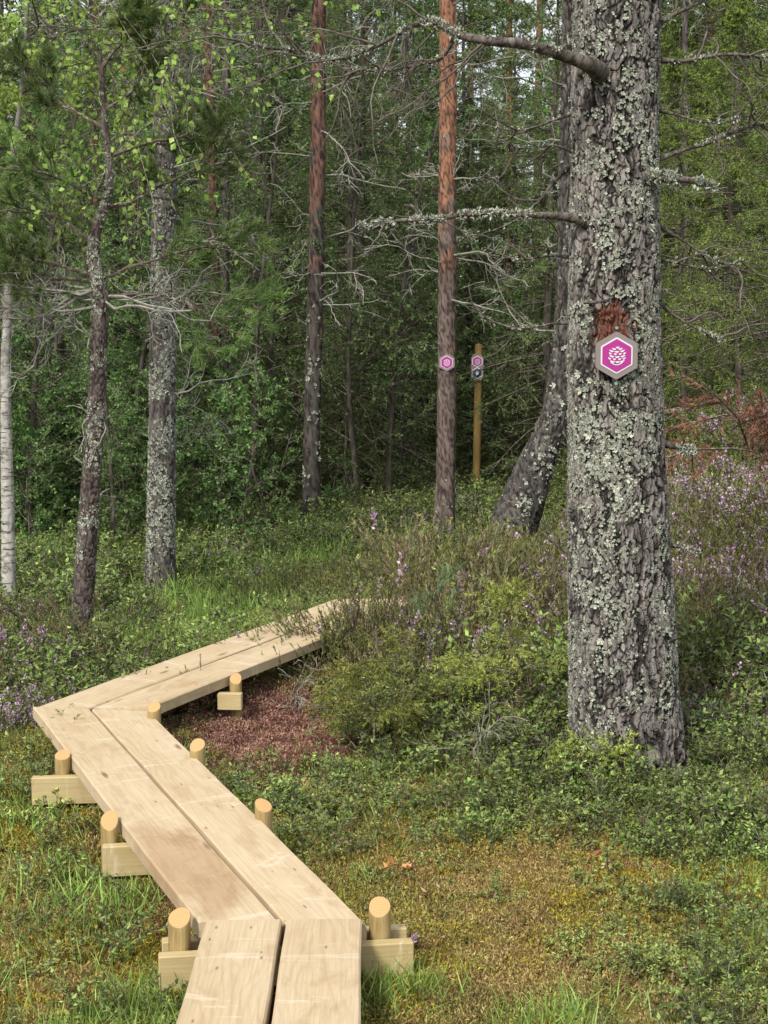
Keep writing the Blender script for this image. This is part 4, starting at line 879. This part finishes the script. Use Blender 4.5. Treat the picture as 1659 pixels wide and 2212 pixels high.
# -- further trunks
def far_pine(px, pb, y, w, bark, label, xs=None, seed=0, dead=24, z0=1.8, lich=0, Lb=.8, top=-250):
    nodes = [(px + (xs or (0,) * 6)[0], pb, w * 1.25), (px + (xs or (0,) * 6)[1], pb - 60, w * 1.05)] + [(px + (xs or (0,) * 6)[min(5, 1 + k)], pb - 60 - (pb - 60 - top) * k / 5, w * (1.02 - .05 * k)) for k in range(1, 6)]
    T_, b_, PP, RR = make_tree('pine_tree', label, 'pine tree', nodes, y, bark, [(0, 3, w * .3 / FPX * y), (.1, 2, .02)], 28, 260, .008, (.035, .09), .12, seed, lich=lich, lsize=.016, lz=[(0, 1), (1.5, .8), (2.4, 0)])
    if dead: dead_set(T_, b_, PP, dead, z0, 6.5, Lb, seed + 50, .0035)
    return T_, b_, PP, RR
far_pine(462, 1085, 15.5, 26, bark_red, 'slender reddish pine behind the lichen-flecked pine, slightly curving', (14, 12, 4, 0, -6, -16), 21, 26, 2.2, Lb=1.0)
far_pine(675, 1108, 14.2, 38, bark_dark, 'pine with dark lichen-spotted lower trunk and reddish upper trunk left of centre', (0, -2, 3, 8, 12, 14), 22, 30, 1.8, 900)
far_pine(1530, 1000, 20, 27, bark_orange, 'distant orange-topped pine right of the large lichen-crusted pine', (8, 6, 2, -2, 4, 10), 23, 26, 2.5)
far_pine(205, 1010, 19, 23, bark_orange, 'distant orange pine seen behind the leaning red-brown pine', (-4, -4, -2, 0, -2, 0), 24, 14, 3)
far_pine(402, 990, 21, 18, bark_red, 'thin reddish pine trunk between the lichen-flecked pine and the slender reddish pine', None, 25, 14, 2.5)
far_pine(738, 1075, 18, 17, bark_grey, 'thin pale grey trunk just right of the dark lichen-spotted pine', (4, 2, 0, 0, 2, 4), 26, 22, 1.0, Lb=.6)
far_pine(865, 1090, 17, 9, bark_grey, 'very thin pale sapling trunk left of the orange-barked pine', (-6, -2, 4, 8, 12, 16), 27, 12, .8, Lb=.5, top=500)
far_pine(1600, 1010, 24, 20, bark_grey, 'distant grey pine near the right edge', None, 28, 22, 1.8)
far_pine(480, 1060, 16.4, 20, bark_grey, 'thin grey trunk standing close behind the slender reddish pine', (0, 2, 4, 6, 8, 8), 29, 10, 2.5)
far_pine(925, 1010, 26, 17, bark_grey, 'distant grey pine just left of the orange-barked pine', None, 30, 20, 3)
far_pine(1100, 1000, 25, 16, bark_orange, 'distant slim orange pine between the signpost and the crooked pine', None, 32, 20, 3)
far_pine(600, 1020, 22, 16, bark_grey, 'distant grey pine left of the dark lichen-spotted pine', None, 33, 22, 2)
far_pine(110, 1020, 18, 18, bark_grey, 'distant grey pine between the birch and the leaning pine', None, 34, 22, 2)
far_pine(1480, 1010, 17, 15, bark_grey, 'thin grey trunk just right of the large lichen-crusted pine', None, 35, 22, 1.8)

# ------------------------------------------------------------ forest behind: prototypes
def spruce(seed, Hh=7., Rr=1.5, nb=120, trunk_r=.07, per=8, nl=.034, nw=.0105, start=.03, droop=.5, dead=4):
    rng = np.random.default_rng(seed); tr = Acc(); P = np.zeros((1, 12, 3)); P[0, :, 2] = np.linspace(-.2, Hh, 12); P[0, 1:, :2] = np.cumsum(rng.normal(0, .02, (11, 2)), 0)
    tubes(tr, P, trunk_r * np.linspace(1, .06, 12)[None], 9); a = Acc()
    u = rng.uniform(start, 1, nb) ** .95; pos = np.stack([np.interp(u, np.linspace(0, 1, 12), P[0, :, k]) for k in range(3)], 1)
    L = (Rr * (1 - u) ** .75 * rng.uniform(.55, 1.15, nb) + .12); d = around(rng, nb); d[:, 2] = -.25 + .9 * u ** 1.5
    B = curves(rng, pos, d, L, 7, droop * (1 - u), .06, .16); q_ = min(1, Rr / 1.2); tubes(a, B, (.012 * np.linspace(1, .2, 7)[None] * (L / Rr)[:, None] + .002) * q_, 4, .5, 1)
    i, t_, p, dd = children(rng, B, 15, .12, 1, .95, .75); l2 = L[i] * .36 * (1.15 - t_) * rng.uniform(.7, 1.2, len(i)) + .05
    Q = curves(rng, p, dd, l2, 4, .5, .1); tubes(a, Q, .0028 * max(.35, q_), 3, .5, 1)
    i2, t2, p2, d2 = children(rng, Q, 3, .2, 1, .7, .4); Q2 = curves(rng, p2, d2, l2[i2] * .5, 3, .4, .1)
    needle_row(a, rng, B, per * 3, nl, nw, .7, .2, .6, t0=.3); needle_row(a, rng, Q, per, nl, nw, .8, .1, .7); needle_row(a, rng, Q2, per * 2 // 3, nl, nw, .8, .2, .9)
    if dead: dead_branches(a, rng, np.array([[0, 0, Hh * .02]] * dead) + np.stack([np.zeros(dead), np.zeros(dead), rng.uniform(0, Hh * .25, dead)], 1), around(rng, dead), rng.uniform(.4, 1, dead) * Rr * .8, .006, (7, 3), .3, .12, .003, 1)
    return tr, a
def leafy(seed, Hh=5., nb=34, leaf=.045, spread=1.2, n_tw=9, n_lf=9, start=.12, r=.035):
    rng = np.random.default_rng(seed); tr = Acc(); P = curves(rng, np.array([[0, 0, -.2]]), np.array([[0, 0, 1.]]), Hh + .2, 12, 0, .06); tubes(tr, P, r * np.linspace(1, .1, 12)[None], 7); a = Acc()
    u = rng.uniform(start, 1, nb); pos, _ = on_curve(P, np.zeros(nb, int), u); d = around(rng, nb); d[:, 2] = .55
    L = spread * (1.1 - u * .7) * rng.uniform(.5, 1.1, nb); B = curves(rng, pos, d, L, 7, .2, .12); tubes(a, B, .007 * np.linspace(1, .25, 7)[None], 4, .5, 1)
    i, t_, p, dd = children(rng, B, n_tw, .2, 1, .8, .2); Q = curves(rng, p, dd, L[i] * rng.uniform(.2, .45, len(i)), 4, .3, .15); tubes(a, Q, .0025, 3, .5, 1)
    i, t_, p, dd = children(rng, Q, n_lf, .1, 1, 1.0, .2); s_ = nrm(np.cross(dd, np.array([0, 0, 1.])) + rng.normal(0, .6, dd.shape)); s_ = nrm(s_ - (s_ * dd).sum(1, keepdims=True) * dd)
    base_ = rng.uniform(.2, .8, len(Q))[i]
    leaves(a, p, dd, s_, leaf * rng.uniform(.65, 1.2, len(p)), leaf * .62, np.clip(base_ + rng.normal(0, .15, len(p)), 0, 1), 0, .15)
    return tr, a
def pine_tall(seed, Hh=11., c0=.36, nb=44, dead=14, r=.1):
    rng = np.random.default_rng(seed); tr = Acc(); P = curves(rng, np.array([[0, 0, -.2]]), np.array([[0, 0, 1.]]), Hh + .2, 16, 0, .02); tubes(tr, P, r * np.linspace(1, .2, 16)[None], 10); a = Acc()
    u = rng.uniform(c0, 1, nb); pos, _ = on_curve(P, np.zeros(nb, int), u); d = around(rng, nb); d[:, 2] = .25 + .5 * (u - c0)
    L = rng.uniform(.9, 2., nb) * (1.2 - u * .6); B = curves(rng, pos, d, L, 8, -.1, .16); tubes(a, B, .02 * np.linspace(1, .2, 8)[None], 5, .5, 1)
    i, t_, p, dd = children(rng, B, 9, .3, 1, .75, .4); l2 = L[i] * rng.uniform(.2, .4, len(i)); Q = curves(rng, p, dd, l2, 5, -.3, .15); tubes(a, Q, .005, 3, .5, 1)
    i2, t2, p2, d2 = children(rng, Q, 3, .3, 1, .7, .2); Q2 = curves(rng, p2, d2, l2[i2] * .5, 3, -.3, .12); tubes(a, Q2, .003, 3, .5, 1)
    pine_tufts(a, rng, Q, 3, 16, .075, .010, 0, .3); pine_tufts(a, rng, Q2, 2, 16, .075, .010, 0, .3)
    z = rng.uniform(.15, c0 + .1, dead); pos, _ = on_curve(P, np.zeros(dead, int), z); dead_branches(a, rng, pos, around(rng, dead), rng.uniform(.4, 1.4, dead), .009, (7, 4), .15, .2, .0042, 1)
    return tr, a
M['trunk_dark'] = bark_mat('dark_spruce_bark', (.03, .025, .02), (.08, .068, .056), (.14, .125, .105), None, lich=.4)
M['trunk_far_red'] = bark_mat('far_pine_bark', (.05, .035, .03), (.13, .09, .075), (.2, .15, .13), (.24, .13, .085), (3.5, 5.5), lich=.25)
PROT = {}
def reg(kind, k, pair, mats_t, mats_c): PROT.setdefault(kind, []).append((pair[0].mesh('trunk', mats_t, True), pair[1].mesh('crown', mats_c)))
for k in range(4): reg('spruce', k, spruce(60 + k, 7 + k * .6, 1.5 + .15 * k, 135 + 8 * k, per=10), M['trunk_dark'], [M['spruce'], M['twig_dark']])
for k in range(2): reg('spruce_light', k, spruce(70 + k, 4.5 + k, 1.35, 85, .05, 12, .028, .009, .04, .7), M['trunk_dark'], [M['spruce_light'], M['twig_dark']])
for k in range(3): reg('leafy', k, leafy(80 + k, 5.5 + k * .7, 46, .040, n_tw=11, n_lf=11), M['trunk_dark'], [M['leaf'], M['twig_dark']])
for k in range(3): reg('bush', k, leafy(90 + k, 1.5 + k * .35, 30, .042, .6, 9, 9, .05, .015), M['trunk_dark'], [M['leaf'], M['twig_dark']])
for k in range(3): reg('pine', k, pine_tall(95 + k, 10.5 + k), M['trunk_far_red'], [M['pine'], M['twig']])
LAND = [(-60, 'left edge'), (18, 'white birch'), (205, 'leaning pine'), (352, 'flecked pine'), (462, 'reddish pine'), (680, 'dark pine'), (966, 'orange pine'), (1030, 'signpost'), (1190, 'crooked pine'), (1330, 'massive pine'), (1530, 'far orange pine'), (1700, 'right edge')]
placed = []
DESC = {'spruce': ('spruce_tree', 'dark green spruce', 'spruce'), 'spruce_light': ('spruce_tree', 'pale young spruce', 'spruce'), 'leafy': ('deciduous_tree', 'slim broadleaf tree', 'tree'), 'bush': ('shrub', 'low leafy shrub', 'shrub'), 'pine': ('pine_tree', 'tall thin pine', 'pine tree')}
def place(kind, x, y, s_, rz, k):
    placed.append((kind, x, y, s_, rz, k))
rng = np.random.default_rng(77)
def px_of(x, y): return 829.5 + FPX * x / y
for i in range(54):                                   # the dark spruces that close the view
    y = rng.uniform(16.5, 31); x = rng.uniform(-.30, .30) * y * 1.05
    place('spruce', x, y, rng.uniform(.75, 1.25), rng.uniform(0, 6.28), i)
for px, y, s_ in [(1600, 13, .8), (1480, 14.2, .8), (1560, 15.5, .95), (1640, 16.5, 1.05), (1440, 18, 1.), (1230, 17.5, .8), (1080, 20, .9), (1500, 21, 1.2), (740, 16.8, .45), (570, 15.5, .4), (1700, 12, .7)]:
    place('spruce_light', (px - 829.5) / FPX * y, y, s_, px, int(px))
for px, y, s_ in [(420, 16.6, .95), (540, 14.8, 1.05), (590, 15.6, .9), (770, 15.2, .95), (840, 15.6, 1.05), (280, 14.2, 1.0), (60, 13.5, 1.0), (900, 18.6, 1.2), (1110, 17.6, .9), (500, 17, .8), (590, 18, 1.), (280, 15, .8), (120, 14, .9), (-20, 13, .9), (820, 20, 1.), (640, 21, 1.15), (420, 20, 1.1), (870, 23, 1.1), (1060, 23, 1.), (200, 17, 1.), (330, 22, 1.2), (20, 18, 1.), (720, 26, 1.2), (900, 17.5, .8), (560, 24, 1.3), (1120, 18.5, .9), (240, 12.5, .6)]:
    place('leafy', (px - 829.5) / FPX * y, y, s_, px * 1.7, int(px))
for i in range(46):
    y = rng.uniform(12.6, 16.5); px = rng.choice([rng.uniform(220, 680), rng.uniform(-60, 780), rng.uniform(40, 330)]); y = max(y, 14.8) if 600 < px < 750 else y; place('bush', (px - 829.5) / FPX * y, y, rng.uniform(.55, 1.0) * (.7 if 600 < px < 750 else 1), rng.uniform(0, 6.28), i)
for px, y, s_ in [(60, 22, 1), (300, 26, 1.1), (560, 28, 1.05), (780, 24, 1), (840, 29, 1.1), (1010, 30, 1.15), (1280, 24, 1), (1390, 27, 1.1), (1460, 24, .95), (1570, 29, 1.1), (1680, 22, 1), (660, 31, 1.15), (1160, 31, 1.2), (420, 30, 1.1)]:
    place('pine', (px - 829.5) / FPX * y, y, s_, px * .9, int(px))
gaps = {}
for it in placed:
    pxx = px_of(it[1], it[2]); j = max(0, min(len(LAND) - 2, sum(1 for l in LAND if l[0] <= pxx) - 1)); gaps.setdefault((it[0], j), []).append(it)
ORD = 'leftmost,second,third,fourth,fifth,sixth,seventh,eighth,ninth,tenth,eleventh,twelfth,thirteenth,fourteenth,fifteenth,sixteenth,seventeenth,eighteenth,nineteenth,twentieth'.split(',')
for (kind, j), its in gaps.items():
    its.sort(key=lambda q: q[1] / q[2]); nm, ds, cat = DESC[kind]
    for r_, (kd, x, y, s_, rz, k) in enumerate(its):
        where = 'between the %s and the %s' % (LAND[j][1], LAND[j + 1][1])
        if j == 0: where = 'left of the white birch'
        if j == len(LAND) - 2: where = 'right of the far orange pine'
        lab = ('%s %s' % (ds, where)) if len(its) == 1 else '%s %s %s' % (ORD[min(r_, 19)] + ('' if r_ == 0 else ' from left,'), ds, where)
        T_ = thing(nm, lab, cat, (x, y, float(H(x, y)) - .02), {'spruce': 'dark spruces of the forest behind', 'spruce_light': 'pale young spruces', 'leafy': 'broadleaf trees at the forest edge', 'bush': 'leafy shrubs at the forest edge', 'pine': 'tall pines of the forest behind'}[kind])
        T_.rotation_euler = (0, 0, rz); T_.scale = (s_, s_, s_); tm, cm = PROT[kind][k % len(PROT[kind])]
        link('trunk' if kind != 'bush' else 'stem', tm, T_); link('crown' if kind != 'bush' else 'foliage', cm, T_)
# the far wood: one mass beyond the trees one can tell apart
rng = np.random.default_rng(5); far = hidden_protos('far_tree', [c_ for _, c_ in PROT['spruce'][:3]] + [PROT['leafy'][1][1]])
n = 180; y = rng.uniform(31, 55, n); x = rng.uniform(-.36, .36, n) * y
yf = rng.uniform(13, 55, 190); xf = rng.choice([-1, 1], 190) * rng.uniform(.37, .85, 190) * yf; x = np.concatenate([x, xf]); y = np.concatenate([y, yf]); n = len(x)
scatter('distant_forest', far, 4, np.stack([x, y, H(x, y)], 1), np.column_stack([np.zeros((n, 2)), rng.uniform(0, 6.28, n)]), rng.uniform(.8, 1.35, n) * np.where(x > .0 * y, .92, 1.15), 'dense mass of green forest far behind the individual trunks', 'forest', rng)

# ------------------------------------------------------------ small individual plants and debris
def at_g(px, py): q = G(px, py); return q
def small(name, label, cat, px, py, acc, mats, s_=1, rz=0, part=None):
    q = at_g(px, py); T_ = acc.obj(name, mats); T_.location = q - np.array([0, 0, .01]); T_.rotation_euler = (0, 0, rz); T_.scale = (s_,) * 3
    return tag(T_, label, cat)
M['sapling'] = leaf_mat('sapling_needles', (.09, .12, .02), (.25, .30, .055), (.48, .52, .13), .25)
def spruce_sap(seed, h): tr, a = spruce(seed, h, h * .52, 24, .007, 12, .017, .0042, .12, .35, 0); return tr, a
for px, py, h, lab, sd_ in [(790, 1675, .52, 'small yellow-green spruce sapling right of the reddish hollow', 201), (1090, 1620, .60, 'young spruce with pale shoots left of the large pine', 202), (1300, 1738, .16, 'tiny spruce seedling right in front of the large pine base', 203)]:
    tr, a = spruce_sap(sd_, h); q = at_g(px, py); T_ = thing('spruce_sapling', lab, 'sapling', tuple(q)); tr.obj('trunk', M['twig_dark'], T_); a.obj('crown', [M['sapling'], M['twig_dark']], T_)
rng = np.random.default_rng(301)
q = at_g(945, 1500); T_ = thing('pine_sapling', 'small bluish green pine sapling rising from the heather mound', 'sapling', tuple(q)); a = Acc(); tubes(a, curves(rng, np.zeros((1, 3)), np.array([[0, 0, 1.]]), .5, 6, 0, .1), .006, 5, .5, 1); a.obj('trunk', [M['pine'], M['twig_dark']], T_)
a = Acc(); P = curves(rng, np.stack([np.zeros(12), np.zeros(12), np.linspace(.15, .5, 12)], 1), around(rng, 12) + [0, 0, .8], .17, 5, -.3, .1); tubes(a, P, .002, 3, .5, 1); M['pine_pale'] = leaf_mat('pale_pine_needles', (.07, .13, .06), (.14, .23, .11), (.24, .34, .18)); pine_tufts(a, rng, P, 4, 26, .035, .0025, 0, .2); a.obj('crown', [M['pine_pale'], M['twig_dark']], T_)
hp = lambda s_, **k: heather_proto(np.random.default_rng(s_), **k)
MH = [M['heather'], stem, M['bloom']]; MHv = [M['heather'], stem, leaf_mat('violet_bloom', (.30, .12, .34), (.45, .22, .50), (.62, .38, .66), .3, .8, .1)]
small('heather_plant', 'vivid violet flowering heather tuft left of the large pine', 'heather', 1155, 1520, hp(1, n=22, h=.27, fl=1., r=.05), MHv)
small('heather_plant', 'tall lilac flowering heather at the right edge of the photo', 'heather', 1610, 1350, hp(2, n=26, h=.42, fl=1., r=.08), MHv)
small('heather_plant', 'lilac heather in front of the orange-barked pine and signpost', 'heather', 885, 1165, hp(3, n=30, h=.34, fl=.8, r=.16), MHv)
small('heather_plant', 'violet heather sprigs beside the beam end at the first bend', 'heather', 825, 2130, hp(4, n=5, h=.13, fl=.5, r=.02), MHv)
small('heather_plant', 'lilac heather clump in the tall grass behind the boardwalk', 'heather', 590, 1300, hp(5, n=12, h=.24, fl=.9, r=.08), MHv)
small('heather_plant', 'bushy olive heather overhanging the far stretch of boards', 'heather', 700, 1478, hp(6, n=34, h=.36, fl=0, r=.09, per=34), MH)
small('heather_plant', 'dense heather right of the one overhanging the boards, before the pine sapling', 'heather', 850, 1440, hp(16, n=60, h=.42, fl=.02, r=.17, per=34), MH)
small('heather_plant', 'olive heather hiding the far end of the boards', 'heather', 785, 1440, hp(7, n=50, h=.42, fl=0.03, r=.13, per=34), MH)
small('heather_plant', 'thin brown heather sprigs standing before the middle of the far boards', 'heather', 395, 1548, hp(8, n=6, h=.24, fl=0, r=.05, per=26, lw=.006), [M['heather_brown'], stem, M['bloom']])
bpz = lambda s_, **k: berry_proto(np.random.default_rng(s_), **k)
small('bilberry_plant', 'bilberry sprig growing up beside the left edge of the boards', 'bilberry', 122, 1640, bpz(1, n=4, h=.24, r=.015), [M['berry'], stem])
small('bilberry_plant', 'blue-green leafy bush against the right side of the large pine', 'bilberry', 1478, 1640, bpz(2, n=26, h=.26, leaf=.02, r=.05), [leaf_mat('bluegreen_leaves', (.05, .09, .05), (.10, .17, .10), (.18, .27, .17)), stem])
small('leafy_plant', 'small plant with orange-red leaves left of the large pine', 'plant', 1050, 1500, bpz(3, n=5, h=.34, leaf=.035, r=.02), [leaf_mat('red_leaves', (.18, .05, .03), (.36, .12, .06), (.45, .2, .09)), stem])
def sticks(seed, n, L, r, gens, up, mat=None, rmin=.0015):
    rng = np.random.default_rng(seed); a = Acc(); dead_branches(a, rng, rng.normal(0, .02, (n, 3)) + [0, 0, .03], np.column_stack([rng.normal(0, .6, (n, 2)), np.full(n, up)]), L, r, gens, .3, .25, rmin); return a
small('dead_shrub', 'bare grey dead twigs sticking up left of the large pine', 'dead branch', 1035, 1700, sticks(1, 3, .42, .0035, (6, 3), 1., rmin=.001), M['twig'])
small('dead_shrub', 'bare grey twigs beside the reddish hollow', 'dead branch', 640, 1560, sticks(2, 4, .3, .002, (5, 3), .7), M['twig'])
small('fallen_branch', 'fallen grey branch in the bushes at the right edge', 'fallen branch', 1600, 1560, sticks(3, 2, .6, .008, (5, 3), .1), M['twig'])
small('fallen_branch', 'dark gnarled root at the right edge below the lilac heather', 'fallen branch', 1640, 1380, sticks(4, 4, .45, .014, (4, 3), .3), M['twig'])
small('fallen_branch', 'thin dead branches lying in the heather near the signpost', 'fallen branch', 1040, 1130, sticks(5, 4, .8, .008, (6, 3), .5), M['twig'])
def short_stick(px0, py0, px1, py1, r, lab, mat, lift=.03):
    p0 = at_g(px0, py0) + [0, 0, lift]; p1 = at_g(px1, py1) + [0, 0, lift]; a = Acc(); trunk(a, [p0 - p0, (p1 - p0) * .5 + [0, 0, .01], p1 - p0], [r, r * .9, r * .5], 8, 24, .002, (.02, .03)); o = a.obj('stick', mat, smooth=True); o.location = p0; tag(o, lab, 'stick')
M['rust_wood'] = twig_mat('rusty_bark', (.16, .05, .03), (.34, .13, .07))
short_stick(1265, 1880, 1325, 1858, .010, 'short rusty red piece of bark lying on the moss', M['rust_wood'])
short_stick(1560, 1760, 1600, 1715, .008, 'short grey-brown stick lying right of the large pine', M['twig'])
short_stick(1020, 1805, 1045, 1812, .010, 'pale brown dead leaf curl on the moss below the pine', M['rust_wood'])
# fallen log and the rusty dead branches on the right slope
q0 = aty(1428, 893, 14.0); q1 = aty(1475, 885, 13.7); a = Acc(); trunk(a, [q0 - q0, (q1 - q0)], [.03, .028], 12, 20, .004); o = a.obj('fallen_log', bark_mat('pale_log', (.2, .18, .15), (.36, .33, .28), (.5, .47, .4), None, lich=.3), smooth=True); o.location = q0; tag(o, 'pale broken log end right of the large pine on the slope', 'log')
rng = np.random.default_rng(14); q = aty(1625, 960, 8.6); q[2] -= .26; a = Acc(); d = np.column_stack([rng.uniform(-1, 1, 14), rng.normal(0, .4, 14), rng.uniform(-.1, .35, 14)]); Ps = curves(rng, rng.normal(0, .1, (14, 3)) + [0, 0, .3], d * [1, 1, .5], .6, 6, .6, .1); tubes(a, Ps, .006, 4, .5, 1)
i, t_, p, dd = children(rng, Ps, 12, .2, 1, .8, .4); Q = curves(rng, p, dd, .25, 4, .5, .1); tubes(a, Q, .002, 3, .5, 1); needle_row(a, rng, Q, 34, .04, .011, .8, .2, .9)
o = a.obj('dead_spruce_top', [leaf_mat('rusty_needles', (.13, .055, .035), (.26, .11, .07), (.36, .18, .12)), M['twig_dark']]); o.location = q; tag(o, 'rust-coloured dead spruce branches on the slope at the right edge', 'dead branch')
def fungus(px, py, z, lab, c):
    rng = np.random.default_rng(px); q = atz(px, py, z) if z else at_g(px, py) + [0, 0, .035]; a = Acc(); n = 5; p = rng.normal(0, .012, (n, 3)) * [1, 1, .4] + [0, 0, .01]; d = nrm(np.column_stack([rng.normal(0, 1, (n, 2)), rng.uniform(.0, .5, n)]))
    leaves(a, p, d, nrm(np.cross(d, [0, 0, 1.]) + rng.normal(0, .2, (n, 3))), .035, .03, rng.uniform(.3, 1, n), 0, .3); o = a.obj('dead_leaf', [c]); o.location = q; tag(o, lab, 'dead leaf')
M['peach'] = leaf_mat('peach_leaf', (.35, .18, .10), (.5, .28, .18), (.6, .38, .27)); M['orange_leaf'] = leaf_mat('orange_leaf', (.35, .12, .05), (.55, .2, .09), (.6, .3, .15))
fungus(737, 1853, None, 'curled peach-coloured leaf on the moss right of the boards', M['peach'])
fungus(272, 1462, None, 'orange dead leaf at the far edge of the boards', M['orange_leaf'])
fungus(865, 1905, None, 'small orange leaf on the moss right of the boards', M['orange_leaf'])
print('faces', sum(len(m_.polygons) for m_ in bpy.data.meshes))
